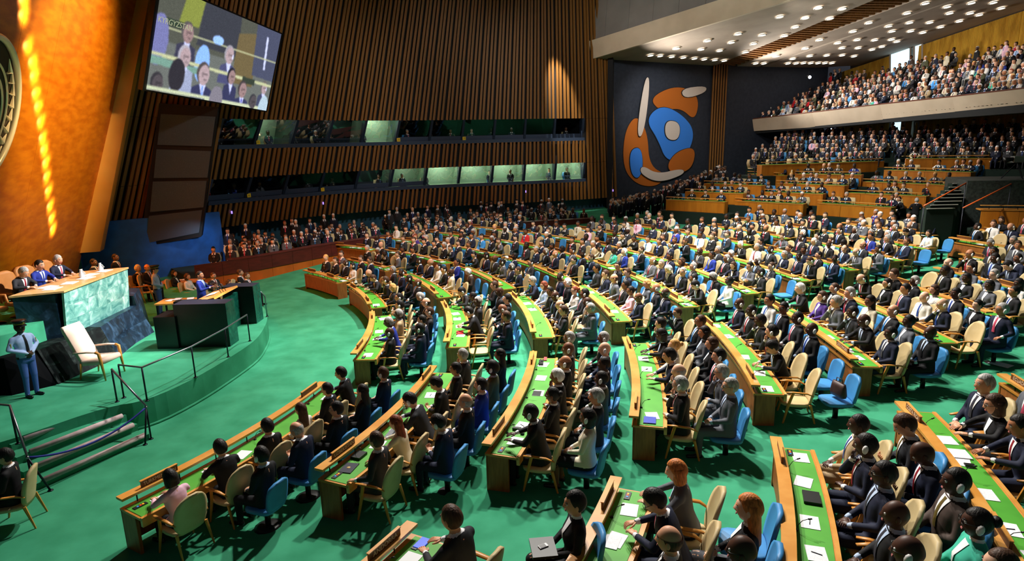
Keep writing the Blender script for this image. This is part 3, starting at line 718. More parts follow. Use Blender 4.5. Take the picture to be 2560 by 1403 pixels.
for band, (zs, ztp) in enumerate(((ZS2, ZT2), (ZS1, ZT1))):
    led = struct(strip('trim_%d' % (band + 1), sA, sB, zs - .26, zs - .02, .10, SLATE))
    for i in range(nwin):
        a = sA + (sB - sA) * i / nwin; b = sA + (sB - sA) * (i + 1) / nwin; cnt += 1
        w = empty('window_%d' % cnt, wp((a + b) / 2, zs, -.2)); struct(w); tag(w, 'interpreter booth window, %s from the left in the %s row' % (ORD[i], ('upper', 'lower')[band]))
        IMw = Matrix.Translation(-w.location); isl = lit[band].get(i, 0)
        zp0 = zs + (.02 if isl > .5 or band == 0 and i < 5 else .28)
        mb = MB(); q = [IMw @ wp(a + .10, zp0, -.34), IMw @ wp(b - .10, zp0, -.34), IMw @ wp(b - .10, ztp, .04), IMw @ wp(a + .10, ztp, .04)]
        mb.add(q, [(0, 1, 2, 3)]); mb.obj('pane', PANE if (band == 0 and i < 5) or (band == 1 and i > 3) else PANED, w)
        mb = MB()
        for s_ in (a, b): mb.hexa([IMw @ wp(s_ - .09, zs - .02, -.5), IMw @ wp(s_ + .09, zs - .02, -.5), IMw @ wp(s_ + .09, zs - .02, -.22), IMw @ wp(s_ - .09, zs - .02, -.22), IMw @ wp(s_ - .09, ztp + .02, -.5), IMw @ wp(s_ + .09, ztp + .02, -.5), IMw @ wp(s_ + .09, ztp + .02, .08), IMw @ wp(s_ - .09, ztp + .02, .08)])
        if zp0 > zs + .1: mb.hexa([IMw @ wp(a, zs - .02, -.42), IMw @ wp(b, zs - .02, -.42), IMw @ wp(b, zs - .02, -.3), IMw @ wp(a, zs - .02, -.3), IMw @ wp(a, zp0, -.42), IMw @ wp(b, zp0, -.42), IMw @ wp(b, zp0, -.28), IMw @ wp(a, zp0, -.28)])
        mb.obj('frame', SLATE, w)
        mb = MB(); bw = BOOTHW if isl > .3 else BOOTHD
        P8 = [IMw @ wp(s_, z_, o_) for z_ in (zs - .6, ztp + .35) for s_, o_ in ((a, -2.6), (b, -2.6), (b, -.5), (a, -.5))]
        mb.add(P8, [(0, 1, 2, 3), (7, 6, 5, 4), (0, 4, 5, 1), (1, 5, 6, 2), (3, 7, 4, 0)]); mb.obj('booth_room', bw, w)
        if isl:
            l = bpy.data.lights.new('booth_lamp', 'POINT'); l.energy = 130 * isl; l.shadow_soft_size = .15; l.color = (.9, 1, .82)
            lo = bpy.data.objects.new('booth_lamp', l); COL.objects.link(lo); lo.location = wp((a + b) / 2, ztp + .1, -1.6)
        if (band, i) in signs:
            t = signs[band, i]; p = wp(a + .16, zs + .10, -.16); n = wnorm(a); rz = math.atan2(n.y, n.x) + PI / 2
            M = Matrix.Translation(p) @ Matrix.Rotation(rz, 4, 'Z')
            mb = MB(); mb.box((0, 0, 0), (.24, .02, .24)); so = mb.obj('booth_number_sign', YEL, None, M); tag(so, 'small yellow booth sign reading %s under the %s window of the %s row' % (t, ORD[i], ('upper', 'lower')[band]), 'sign')
            link('lettering', text_mesh(t, SIGNK, .16, .004), so, Matrix.Translation((0, -.014, 0)) @ Matrix.Rotation(PI / 2, 4, 'X'))
# little table lamp in an upper booth
p = wp(sA + (sB - sA) * 1.18 / nwin, ZS2 + .22, -.9); mb = MB(); mb.smooth = True
lampo = empty('table_lamp', p); tag(lampo, 'lit table lamp with cream shade inside an upper booth', 'lamp')
ring = lambda r, z: [Vector((r * math.cos(2 * PI * k / 14), r * math.sin(2 * PI * k / 14), z)) for k in range(14)]
mb.loft([ring(.08, 0), ring(.03, .05), ring(.02, .25), ring(.02, .42)]); mb.obj('lamp_base', DKMETAL, lampo)
mb = MB(); mb.smooth = True; mb.loft([ring(.28, .30), ring(.15, .62)], True, False); mb.obj('lamp_shade', mat('lamp_shade_lit', '#ffd9a0', .8, emit=2.2), lampo)
for X in (-16.6, -12.5, 1.2, 8.2):      # small violet exit lights on slats
    s = s_of(X); mb = MB(); mb.box(wp(s, 2.9 if X < 8 else 2.6, .2), (.07, .05, .16)); tag(mb.obj('violet_marker_light', mat('violet_light', '#9a7cff', .5, emit=2)), 'tiny violet marker light fixed to the slats, %s from the left' % ORD[(-16.6, -12.5, 1.2, 8.2).index(X)], 'light')
# ------------------------------------------------------------------ loudspeaker column and projection screen
def col_pt(x, y): return atD(x, y, np.interp(x, (360, 545), (32.2, 33.2)))
lsp = empty('loudspeaker_column', col_pt(430, 600)); tag(lsp, 'tall black loudspeaker column of four grey cloth panels beside slats', 'loudspeaker'); LM = Matrix.Translation(-lsp.location)
def qbox(quad, th, name, mtl, parent, off=0):
    A, B, C_, D_ = quad; n = (B - A).cross(D_ - A).normalized()
    if n.dot(Vector((0, -1, 0))) < 0: n = -n
    f = [v + n * off for v in (A, B, C_, D_)]; g = [v + n * (off - th) for v in (A, B, C_, D_)]
    mb = MB(); mb.hexa([LM @ v for v in (f + g)]); return mb.obj(name, mtl, parent)
qbox([col_pt(*p) for p in ((398, 258), (545, 268), (503, 592), (350, 618))], .6, 'cabinet', mat('speaker_black', '#06070a', .7), lsp, 0)
GRILL = mat('speaker_cloth', '#3d474e', .9, '#6a747a', 40, 2, contrast=(.62, .8)); GRILL2 = mat('speaker_cloth_plain', '#3d4753', .9)
for i, q in enumerate([((403, 285), (539, 292), (529, 366), (394, 362)), ((392, 373), (528, 378), (519, 444), (385, 445)), ((383, 454), (517, 452), (509, 518), (376, 530)), ((373, 540), (506, 525), (498, 581), (365, 608))]):
    qbox([col_pt(*p) for p in q], .05, 'speaker_panel', GRILL if i < 3 else GRILL2, lsp, .08)
q = [(-14.0, 27.4, 13.2), (-12.63, 37.0, 12.72), (-14.0, 37.2, 8.72), (-15.4, 27.65, 9.12)]
TLs, TRs, BRs, BLs = [Vector(v) for v in q]
TLs, TRs, BRs, BLs = [atD(*p) for p in ((404, -42, 27.4), (703, 85.5, 37.0), (665, 277, 37.2), (365, 223.5, 27.63))]
scr = empty('projection_screen', BLs); tag(scr, 'large projection screen showing seated delegates above the loudspeaker column', 'screen'); LM = Matrix.Translation(-scr.location)
nrm = (TRs - TLs).cross(BLs - TLs).normalized(); nrm = nrm if nrm.x > 0 else -nrm
cen = (TLs + BRs) / 2
fr = [cen + (v - cen) * 1.035 for v in (TLs, TRs, BRs, BLs)]
mb = MB(); mb.hexa([LM @ (v - nrm * .02) for v in fr] + [LM @ (v - nrm * .25) for v in fr]); mb.obj('screen_frame', BLACK, scr)
# painted picture on the screen as a colour attribute
GW, GH = 240, 130
img = np.zeros((GH, GW, 3)); img[:] = (.40, .42, .36)
yy, xx = np.mgrid[0:GH, 0:GW]; U = (xx + .5) / GW; Vv = (yy + .5) / GH
AS = 2.1
def ell(cx, cy, rx, ry, c, ang=0):
    ca, sa = math.cos(ang), math.sin(ang); dx = (U - cx) * AS; dy = Vv - cy
    m = ((dx * ca + dy * sa) / (rx * AS)) ** 2 + ((-dx * sa + dy * ca) / ry) ** 2 < 1; img[m] = c
def poly(pts, c):
    m = np.zeros(U.shape, bool); n = len(pts)
    for i in range(n):
        (x1, y1), (x2, y2) = pts[i], pts[(i + 1) % n]
        cond = ((y1 > Vv) != (y2 > Vv)); xi = (x2 - x1) * (Vv - y1) / (y2 - y1 + 1e-9) + x1; m ^= cond & (U < xi)
    img[m] = c
poly([(0, 0), (1, 0), (1, .5), (0, .5)], (.30, .31, .24)); poly([(.17, 0), (.30, 0), (.28, .28), (.14, .28)], (.52, .56, .20))
poly([(.30, 0), (.60, 0), (.62, .45), (.28, .45)], (.20, .21, .22)); poly([(.60, .18), (.78, .10), (.80, .75), (.60, .75)], (.42, .36, .20))
poly([(.75, .0), (1, .0), (1, .62), (.78, .6)], (.26, .28, .34)); poly([(.86, .10), (.88, .10), (.90, .5), (.88, .5)], (.85, .88, .95))
def bench(y0, y1, t=.03, c=(.78, .80, .55)): poly([(0, y0), (1, y1), (1, y1 + t), (0, y0 + t)], c)
bench(.36, .36, .02); poly([(0, .28), (.24, .28), (.24, .345), (0, .345)], (.16, .22, .14))
def man(cx, cy, r, skin, hairc, suit, shirt=(.85, .88, .98), tie=None, ear=False):
    poly([(cx - r * 1.35, cy + r * 6.5), (cx - r * 1.2, cy + r * 2.6), (cx - r * .4, cy + r * 1.9), (cx + r * .4, cy + r * 1.9), (cx + r * 1.3, cy + r * 2.6), (cx + r * 1.5, cy + r * 6.5)], suit)
    poly([(cx - r * .35, cy + r * 1.8), (cx + r * .5, cy + r * 1.8), (cx + r * .25, cy + r * 4.6)], shirt)
    if tie: poly([(cx + r * .0, cy + r * 2.1), (cx + r * .22, cy + r * 2.1), (cx + r * .30, cy + r * 4.4), (cx + r * .15, cy + r * 4.4)], tie)
    ell(cx - r * .08, cy - r * .25, r * .80, r * 2.0, hairc); ell(cx + r * .08, cy + r * .1, r * .68, r * 1.85, skin)
    ell(cx + r * .25, cy - r * .1, r * .30, r * .16, tuple(v * .6 for v in skin)); ell(cx + r * .3, cy + r * .9, r * .25, r * .12, tuple(v * .65 for v in skin))
    ell(cx - r * .1, cy + r * .0, r * .12, r * .5, tuple(v * .75 for v in skin))
    if ear: ell(cx + r * .62, cy + r * .2, r * .14, r * .55, (.9, .92, 1))
S1, S2, S3 = (.72, .62, .58), (.62, .50, .45), (.30, .27, .26)
nv, gy, bkk = (.18, .19, .30), (.27, .28, .40), (.14, .14, .17)
ell(.03, .5, .06, .25, (.45, .46, .62))
man(.21, .36, .052, S2, (.32, .30, .27), (.20, .20, .26)); ell(.345, .62, .055, .20, (.55, .75, 1.0)); ell(.44, .33, .045, .05, (.62, .80, 1.0))
man(.55, .45, .05, S1, (.62, .60, .58), gy, ear=True); man(.93, .72, .04, S1, (.4, .36, .32), (.24, .26, .34), ear=True)
bench(.62, .66, .035); poly([(0, .66), (.35, .68), (.35, .75), (0, .74)], (.45, .62, .50))
poly([(.70, .64), (.82, .65), (.82, .72), (.70, .71)], (.18, .22, .15))
man(.215, .60, .055, S1, (.70, .68, .66), (.62, .66, .72)); man(.60, .68, .045, S2, (.10, .10, .12), nv)
ell(.18, .80, .055, .17, (.15, .14, .15)); man(.37, .73, .06, S1, (.30, .27, .24), nv, tie=(.45, .62, .95)); man(.72, .80, .05, S2, (.25, .22, .20), nv, tie=(.3, .3, .6))
man(.06, .92, .05, S3, (.18, .17, .17), bkk); bench(.95, .965, .04, (.80, .84, .62)); ell(.50, .97, .055, .15, (.50, .48, .48)); man(.84, .92, .045, S3, (.2, .2, .2), bkk); ell(.955, .97, .05, .16, (.72, .82, .80))
pad = np.pad(img, ((1, 1), (1, 1), (0, 0)), 'edge'); img = sum(pad[a:a + GH, b:b + GW] for a in range(3) for b in range(3)) / 9
img = img * .90 + .07
img[..., 2] *= 1.10
rng = np.random.RandomState(1); img *= (1 + rng.randn(GH, GW, 1) * .035)
vs = []
for j in range(GH + 1):
    for i in range(GW + 1):
        u, v = i / GW, j / GH; vs.append(LM @ ((TLs * (1 - u) + TRs * u) * (1 - v) + (BLs * (1 - u) + BRs * u) * v + nrm * .01))
mb = MB(); mb.add(vs, [(j * (GW + 1) + i, j * (GW + 1) + i + 1, (j + 1) * (GW + 1) + i + 1, (j + 1) * (GW + 1) + i) for j in range(GH) for i in range(GW)])
SCRM = bpy.data.materials.new('screen_picture'); SCRM.use_nodes = True; N = SCRM.node_tree.nodes; L = SCRM.node_tree.links; N.clear()
at_ = N.new('ShaderNodeAttribute'); at_.attribute_name = 'Col'; em = N.new('ShaderNodeEmission'); em.inputs[1].default_value = 1.15; out = N.new('ShaderNodeOutputMaterial'); L.new(at_.outputs[0], em.inputs[0]); L.new(em.outputs[0], out.inputs[0])
so = mb.obj('screen_picture', SCRM, scr); ca = so.data.color_attributes.new('Col', 'FLOAT_COLOR', 'CORNER')
lim = np.clip(img, 0, 1); lim = np.where(lim <= .04045, lim / 12.92, ((lim + .055) / 1.055) ** 2.4)
c4 = np.concatenate([lim.reshape(-1, 3), np.ones((GH * GW, 1))], 1); ca.data.foreach_set('color', np.repeat(c4, 4, 0).astype(np.float32).ravel())
for txt, (u, v), sz in (('KYRGYZSTAN', (.12, .315), .34),):
    p = (TLs * (1 - u) + TRs * u) * (1 - v) + (BLs * (1 - u) + BRs * u) * v
    xa = (TRs - TLs).normalized(); ya = (TLs - BLs).normalized(); M = Matrix((xa, ya, xa.cross(ya))).transposed().to_4x4(); M.translation = LM @ (p + nrm * .03)
    link('lettering', text_mesh(txt, mat('screen_text', '#c8cfae', .6, emit=.6), sz, .002), so, M)
# ------------------------------------------------------------------ gold wall, trim, emblem
GW_ = Vector((4, -11, 0)).normalized(); GU = Vector((.39, 0, 1)); GO = Vector((-20.3, 29, 2.0))
def gp(a, b, off=0):
    n = GW_.cross(GU).normalized(); n = n if n.x > 0 else -n
    return GO + GW_ * a + GU * b + n * off
for k in range(6):
    a0, a1 = (.0, 2.9, 5.8, 8.7, 11.6, 14.5, 17.4)[k:k + 2]
    if k == 0:
        wg = MB(); wg.hexa([gp(0, -1.5, -.3), gp(17.4, -1.5, -.3), gp(17.4, 14, -.3), gp(0, 14, -.3), gp(0, -1.5, -.5), gp(17.4, -1.5, -.5), gp(17.4, 14, -.5), gp(0, 14, -.5)]); wg = struct(wg.obj('wall_gold', GOLD))
    mb = MB(); mb.hexa([gp(a0 + .006, -1.5, 0), gp(a1 - .006, -1.5, 0), gp(a1 - .006, 14, 0), gp(a0 + .006, 14, 0), gp(a0 + .006, -1.5, -.25), gp(a1 - .006, -1.5, -.25), gp(a1 - .006, 14, -.25), gp(a0 + .006, 14, -.25)]); mb.obj('gold_panel', GOLD, wg)
q = [atD(*p) for p in ((196, 633, 28.6), (250, 629, 29.6), (372, 0, 29.6), (312, 0, 28.6))]; e2 = [v + Vector((-.1, .6, 0)) for v in q]
q2 = [q[0], q[1], q[1] + (q[2] - q[1]) * 1.4, q[0] + (q[3] - q[0]) * 1.4]
mb = MB(); mb.hexa(q2 + [v + Vector((-.25, .7, 0)) for v in q2]); struct(mb.obj('trim_3', TRIM))
emb = empty('wall_emblem', gp(13.2, 5.73, .1)); tag(emb, 'round gilt emblem with wreath and map lines on the gold wall', 'emblem'); EM = Matrix.Translation(-emb.location)
ew, eu = GW_, GU.normalized()
def ep(r, t, off): return EM @ (gp(13.2, 5.73, off) + ew * r * math.cos(t) + eu * r * math.sin(t))
EMB = mat('emblem_gilt', '#ffe9c8', .3, metal=.3); EMD = mat('emblem_dark', '#2a1c12', .6)
mb = MB(); mb.smooth = True; mb.tube([ep(1.95, 2 * PI * k / 48, .1) for k in range(49)], .085, 8); mb.obj('rim', EMB, emb)
mb = MB(); mb.add([ep(1.9, 2 * PI * k / 48, .03) for k in range(48)], [tuple(range(48))]); mb.obj('disc', EMD, emb)
for r in (.35, .7, 1.05, 1.35):
    mb = MB(); mb.tube([ep(r, 2 * PI * k / 40, .06) for k in range(41)], .03, 6); mb.obj('map_ring', EMB, emb)
for k in range(22):
    t = -PI / 2 + (k % 11 + 1) * .22 * (1 if k < 11 else -1); mb = MB(); mb.tube([ep(1.45, t, .06), ep(1.62, t + .06, .08), ep(1.78, t + .14 * (1 if k < 11 else -1), .06)], [.02, .07, .01], 6); mb.obj('wreath_leaf', EMB, emb)
for (x, y) in ((62, 8), (62, 45), (72, 122), (84, 162), (88, 197), (92, 240), (98, 272), (104, 310), (108, 350), (112, 380), (116, 412), (118, 447), (122, 482), (126, 520), (130, 550), (133, 577)):  # unseen spots added to imitate a row of glints on the gold
    r = ray(x, y); n = GW_.cross(GU).normalized(); n = n if n.x > 0 else -n; t = (GO - Vector((0, 0, H))).dot(n) / r.dot(n); p = Vector((0, 0, H)) + r * t
    l = bpy.data.lights.new('glint_spot', 'SPOT'); l.energy = 120; l.spot_size = math.radians(116); l.spot_blend = 1; l.shadow_soft_size = .05; l.color = (1, .82, .5)
    lo = bpy.data.objects.new('glint_spot', l); COL.objects.link(lo); lo.location = p + n * .36 + Vector((0, 0, .06)); lo.rotation_euler = (-n).to_track_quat('-Z', 'Y').to_euler()
# blue wall under the slats behind the dais
mb = MB(); mb.hexa([(-21.2, 30.2, 0), (-16.2, 34.6, 0), (-16.4, 34.8, 0), (-21.4, 30.4, 0), (-21.2, 30.2, 3.2), (-16.2, 34.6, 3.2), (-16.4, 34.8, 3.2), (-21.4, 30.4, 3.2)]); struct(mb.obj('wall_blue', BLUEW))
spot('blue_wall_washer', (-15.6, 31.6, 2.4), (-17.4, 33.6, 1.0), 120, 100, .8, .1, (.6, .8, 1))
# ------------------------------------------------------------------ mural wall
MWp = [Vector((8.4, 51, 0)), Vector((18.2, 56, 0)), Vector((30, 60.6, 0)), Vector((33, 62, 0))]
def wallseg(name, a, b, z0, z1, mtl, th=.4):
    d = (b - a).normalized(); n = Vector((-d.y, d.x, 0)) * th; mb = MB()
    mb.hexa([(a.x, a.y, z0), (b.x, b.y, z0), (b.x + n.x, b.y + n.y, z0), (a.x + n.x, a.y + n.y, z0), (a.x, a.y, z1), (b.x, b.y, z1), (b.x + n.x, b.y + n.y, z1), (a.x + n.x, a.y + n.y, z1)])
    return struct(mb.obj(name, mtl))
wallseg('wall_mural', MWp[0], MWp[1], 0, 14, NAVYWALL); wallseg('wall_side', MWp[1], MWp[2], 0, 14, NAVYWALL)
wallseg('wall_corner', Vector((8.2, 50.3, 0)), Vector((8.4, 51, 0)), 0, 14, SLATD)
d = (MWp[1] - MWp[0]).normalized()
grp = struct(empty('wall_slat_pilaster', MWp[1]))
for k in range(6): 
    p = MWp[1] + d * (-.55 + .3 * k); M = Matrix.Translation((p.x - MWp[1].x, p.y - MWp[1].y - .15, 0)) @ Matrix.Diagonal((.12, .2, 13, 1)); link('slat', UNITS, grp, M)
mu = empty('wall_painting', MWp[0].lerp(MWp[1], .5) + Vector((0, 0, 3))); tag(mu, 'large abstract wall painting of brown, blue and white rounded shapes', 'painting')
MM = Matrix.Translation(-mu.location); nM = Vector((d.y, -d.x, 0))
MC = dict(b=mat('paint_brown', '#a85a12', .8), u=mat('paint_blue', '#2f78d8', .8), w=mat('paint_white', '#c4b8b0', .8), k=mat('paint_line', '#15151a', .8))
def mpt(x, y):
    r = ray(x, y); t = (MWp[0] - Vector((0, 0, H))).dot(nM) / r.dot(nM); return Vector((0, 0, H)) + r * t
def blob(pts, c, off, it=3):
    pts = list(pts)
    for _ in range(it):
        q = []
        for a, b in zip(pts, pts[1:] + pts[:1]): q += [(a[0] * .75 + b[0] * .25, a[1] * .75 + b[1] * .25), (a[0] * .25 + b[0] * .75, a[1] * .25 + b[1] * .75)]
        pts = q
    cx = sum(p[0] for p in pts) / len(pts); cy = sum(p[1] for p in pts) / len(pts)
    for k, (col, gro, o) in enumerate(((MC['k'], 3, off), (MC[c], 0, off + .03))):
        P3 = []
        for x, y in pts:
            L_ = math.hypot(x - cx, y - cy) or 1; P3.append(mpt(x + (x - cx) / L_ * gro * .5, y + (y - cy) / L_ * gro * .5) + nM * o)
        n = len(P3); mb = MB(); vs = [MM @ p for p in P3] + [MM @ (p - nM * .05) for p in P3]; mb.add(vs, [tuple(range(n))] + [(i, (i + 1) % n, n + (i + 1) % n, n + i) for i in range(n)]); mb.obj('painted_shape', col, mu)
blob([(1560, 330), (1590, 285), (1618, 330), (1622, 415), (1668, 438), (1640, 468), (1590, 462), (1556, 420)], 'b', .02)
blob([(1622, 245), (1690, 212), (1748, 236), (1738, 305), (1700, 268), (1650, 280)], 'b', .02)
blob([(1612, 300), (1650, 262), (1702, 284), (1738, 330), (1712, 398), (1664, 404), (1644, 350)], 'u', .06)
blob([(1690, 378), (1738, 366), (1728, 424), (1680, 436), (1664, 414)], 'b', .10)
blob([(1660, 300), (1698, 306), (1694, 352), (1660, 348)], 'w', .14)
blob([(1612, 190), (1622, 200), (1612, 300), (1600, 345), (1590, 335), (1598, 260)], 'w', .14, 2)
blob([(1700, 222), (1764, 214), (1762, 232), (1708, 248)], 'w', .10, 2)
blob([(1572, 376), (1600, 366), (1606, 420), (1592, 450), (1574, 432)], 'u', .10)
blob([(1602, 412), (1640, 436), (1704, 420), (1708, 436), (1642, 458), (1596, 434)], 'w', .14)
spot('mural_spot', (12, 44, 12.5), (12.5, 53, 8), 2400, 60, .8, .15)
# ------------------------------------------------------------------ ceiling
nC = Vector((.4, -.92, 0)); C0 = Vector((8.3, 51, 12.7))
def cplane(x, y, dz=0):
    r = ray(x, y); N_ = Vector((-.17 * .4, .17 * .92, 1)); t = (C0 + Vector((0, 0, dz)) - Vector((0, 0, H))).dot(N_) / r.dot(N_); return Vector((0, 0, H)) + r * t
def ext(a, b, k): return b + (b - a) * k
def cz(X, Y): return 12.7 + .17 * ((X - 8.3) * .4 - (Y - 51) * .92)
def cslab(name, P4, mtl, th=.3):
    mb = MB(); mb.hexa([Vector((p.x, p.y, cz(p.x, p.y))) for p in P4] + [Vector((p.x, p.y, cz(p.x, p.y) + th)) for p in P4]); return struct(mb.obj(name, mtl))
a0, a1 = cplane(1528, 136), cplane(1990, 0); b0, b1 = cplane(1798, 160), cplane(2185, 0); c0, c1 = cplane(1840, 167), cplane(2290, 0)
d0, d1 = cplane(1925, 157), cplane(2382, 0); e0, e1 = cplane(1932, 158), cplane(2392, 0); f0, f1 = cplane(2140, 168), cplane(2600, 8)
far = lambda p: p + Vector((.0, .0, 0))
back = lambda a, b: a + (a - b) * .18
K_ = .9
cslab('ceiling', [back(a0, a1), ext(a0, a1, K_), ext(b0, b1, K_), back(b0, b1)], PLASTER)
cslab('ceiling_strip', [back(c0, c1), ext(c0, c1, K_), ext(d0, d1, K_), back(d0, d1)], PLASTER)
cslab('ceiling_rear', [back(e0, e1), ext(e0, e1, K_), ext(e0, e1, K_) + Vector((26, 0, 0)), back(e0, e1) + Vector((26, 4, 0))], PLASTER)
P4 = [back(b0, b1), ext(b0, b1, K_), ext(e0, e1, K_), back(e0, e1)]; mb = MB(); mb.hexa([Vector((p.x, p.y, cz(p.x, p.y) + .9)) for p in P4] + [Vector((p.x, p.y, cz(p.x, p.y) + 1.1)) for p in P4]); slot = struct(mb.obj('ceiling_recess', SLATD))
A, B = back(b0, b1), ext(b0, b1, K_); A2, B2 = back(c0, c1), ext(c0, c1, K_)
for k in range(70):
    t = k / 69; p, q = A.lerp(B, t), A2.lerp(B2, t); dd = q - p
    mb = MB(); w_ = (B - A).normalized() * .06
    mb.hexa([p - w_ + Vector((0, 0, .05)), p + w_ + Vector((0, 0, .05)), q + w_ + Vector((0, 0, .05)), q - w_ + Vector((0, 0, .05)), p - w_ + Vector((0, 0, .7)), p + w_ + Vector((0, 0, .7)), q + w_ + Vector((0, 0, .7)), q - w_ + Vector((0, 0, .7))]); mb.obj('ceiling_slat', SLAT, slot)
# pale cornice and the dome above the floor
A, B = back(a0, a1), ext(a0, a1, K_); n2 = Vector((-.4, .92, 0)).cross(Vector((0, 0, 1))); 
n2 = (B - A).cross(Vector((0, 0, 1))).normalized(); n2 = n2 if n2.x < 0 else -n2
mb = MB(); mb.hexa([A, B, B + n2 * .35, A + n2 * .35, A + Vector((0, 0, 1.3)) + n2 * .2, B + Vector((0, 0, 1.3)) + n2 * .2, B + n2 * .6 + Vector((0, 0, 1.3)), A + n2 * .6 + Vector((0, 0, 1.3))]); struct(mb.obj('trim_4', FASCIA))
up_ = Vector((0, 0, 1.25)); A3, B3 = A + n2 * .3 + up_, B + n2 * .3 + up_; NS = 14
dome = struct(empty('wall_drum', A3)); DMx = Matrix.Translation(-dome.location)
for k in range(NS):
    p, q = A3.lerp(B3, k / NS), A3.lerp(B3, (k + 1) / NS - .0006); t8 = n2 * -1.2 + Vector((0, 0, 9 + (k % 2) * .0))
    mb = MB(); mb.hexa([DMx @ v for v in (p, q, q - n2 * .3, p - n2 * .3, p + t8, q + t8, q + t8 - n2 * .3, p + t8 - n2 * .3)]); mb.obj('plaster_panel', DOME, dome)
mb = MB(); mb.prism([(-26, 4), (30, 4), (34, 40), (9, 56), (-26, 40)], 21, 21.4); struct(mb.obj('ceiling_dome', DOME))
lam = MB(); lam.smooth = True; rg = lambda r, z: [Vector((r * math.cos(2 * PI * k / 14), r * math.sin(2 * PI * k / 14), z)) for k in range(14)]
lam.loft([rg(.30, 0), rg(.30, -.05), rg(.23, -.05), rg(.21, .0)], True, False); LR = lam.mesh('trim_ring', mat('downlight_trim', '#d8d2c8', .5))
ld = MB(); ld.add(rg(.22, -.02), [tuple(range(14))[::-1]]); LDm = ld.mesh('bulb_lens', mat('downlight_lens', '#fff4e2', .5, emit=9))
for i, (x, y) in enumerate([(305, 334), (363, 337), (433, 342), (503, 347), (570, 353), (629, 358), (693, 362), (750, 366), (461, 292), (610, 298), (722, 306), (877, 314), (648, 246), (793, 256), (927, 264), (834, 205), (979, 211), (1113, 216), (1085, 101), (1240, 108), (1179, 163), (1388, 111), (1318, 47), (1463, 53), (1064, 338), (1164, 355), (1241, 292), (1267, 338), (1326, 241), (1369, 335), (1436, 260), (1462, 290), (1462, 334), (1553, 241), (1559, 290), (1534, 340), (1623, 138), (1659, 242), (1643, 300), (1743, 158), (1763, 189), (1760, 239), (1793, 251), (1854, 80), (1869, 137), (1876, 188), (1965, 20), (1991, 136), (1950, 197), (2096, 41), (2111, 80), (2057, 163), (2170, 128), (2243, 18), (2235, 80), (2290, 90), (2375, 16), (2423, 50), (1528, 190), (940, 383), (990, 383), (1135, 383), (1184, 383), (1228, 381), (1273, 381), (1317, 381), (1358, 381), (1400, 381), (1702, 282)]):
    p = cplane(1500 + x * .41406, y * .41406, -.06); o = empty('ceiling_downlight', p); o.rotation_euler = Vector((-.068, .156, 1)).to_track_quat('Z', 'Y').to_euler()
    tag(o, 'round recessed ceiling downlight glowing white in the plaster ceiling', 'downlight', 'recessed downlights in the ceiling over the balcony')
    link('trim_ring', LR, o); link('bulb_lens', LDm, o)
# ------------------------------------------------------------------ balcony, rear wall, curtains
def pw(pts, t):
    n = len(pts) - 1; k = min(int(t * n), n - 1); f = t * n - k; return pts[k].lerp(pts[k + 1], f)
btop = [atD(2800, 190, 30.5), atD(2560, 222, 35), atD(2380, 243, 40), atD(2200, 262, 46), atD(2030, 282, 52), atD(1868, 300, 58)]
bbot = [atD(2800, 248, 30.5), atD(2560, 270, 35), atD(2380, 287, 40), atD(2200, 304, 46), atD(2030, 318, 52), atD(1862, 329, 58)]
bal = struct(empty('balcony', btop[3])); BM = Matrix.Translation(-bal.location)
NB = 20; mb = MB(); vs = []
for i in range(NB + 1):
    p, q = pw(btop, i / NB), pw(bbot, i / NB); o = Vector((.8, .3, 0)); vs += [p, q + o * .45, q + o * 1.2 + Vector((0, 0, -.05)), p + o * .35]
fs = [(4 * i + k, 4 * i + (k + 1) % 4, 4 * i + 4 + (k + 1) % 4, 4 * i + 4 + k) for i in range(NB) for k in range(4)] + [(0, 1, 2, 3), (4 * NB + 3, 4 * NB + 2, 4 * NB + 1, 4 * NB)]
mb.add([BM @ v for v in vs], fs); mb.obj('fascia', FASCIA, bal)
mb = MB(); mb.tube([BM @ (pw(btop, i / NB) + Vector((.12, .05, .03))) for i in range(NB + 1)], .07, 6); mb.obj('balcony_rail', mat('rail_wood_brown', '#5a2c18', .5), bal)
# balcony floor steps and soffit
BR_ = 9; BST = []
for k in range(BR_):
    mb = MB(); vs = []
    for i in range(NB + 1):
        p = pw(btop, i / NB); a = Vector((p.x + .4 + k * 1.0, p.y + .2 + k * .35, 0)); b = Vector((p.x + .4 + (k + 1) * 1.0, p.y + .2 + (k + 1) * .35, 0)); z = p.z - .75 + k * .42
        vs += [BM @ Vector((a.x, a.y, z - .5)), BM @ Vector((b.x, b.y, z - .5)), BM @ Vector((b.x, b.y, z)), BM @ Vector((a.x, a.y, z))]
    mb.add(vs, [(4 * i + q, 4 * i + (q + 1) % 4, 4 * i + 4 + (q + 1) % 4, 4 * i + 4 + q) for i in range(NB) for q in range(4)] + [(0, 1, 2, 3), (4 * NB + 3, 4 * NB + 2, 4 * NB + 1, 4 * NB)]); mb.obj('balcony_step', mat('balcony_carpet', '#1a1c1e', .9), bal)
mb = MB(); vs = []
for i in range(NB + 1):
    q = pw(bbot, i / NB); vs += [BM @ (q + Vector((.7, .2, 0))), BM @ (q + Vector((14, 5, 1.2))), BM @ (q + Vector((14, 5, 1.5))), BM @ (q + Vector((.7, .2, .3)))]
mb.add(vs, [(4 * i + q, 4 * i + (q + 1) % 4, 4 * i + 4 + (q + 1) % 4, 4 * i + 4 + q) for i in range(NB) for q in range(4)]); mb.obj('soffit', DOME, bal)
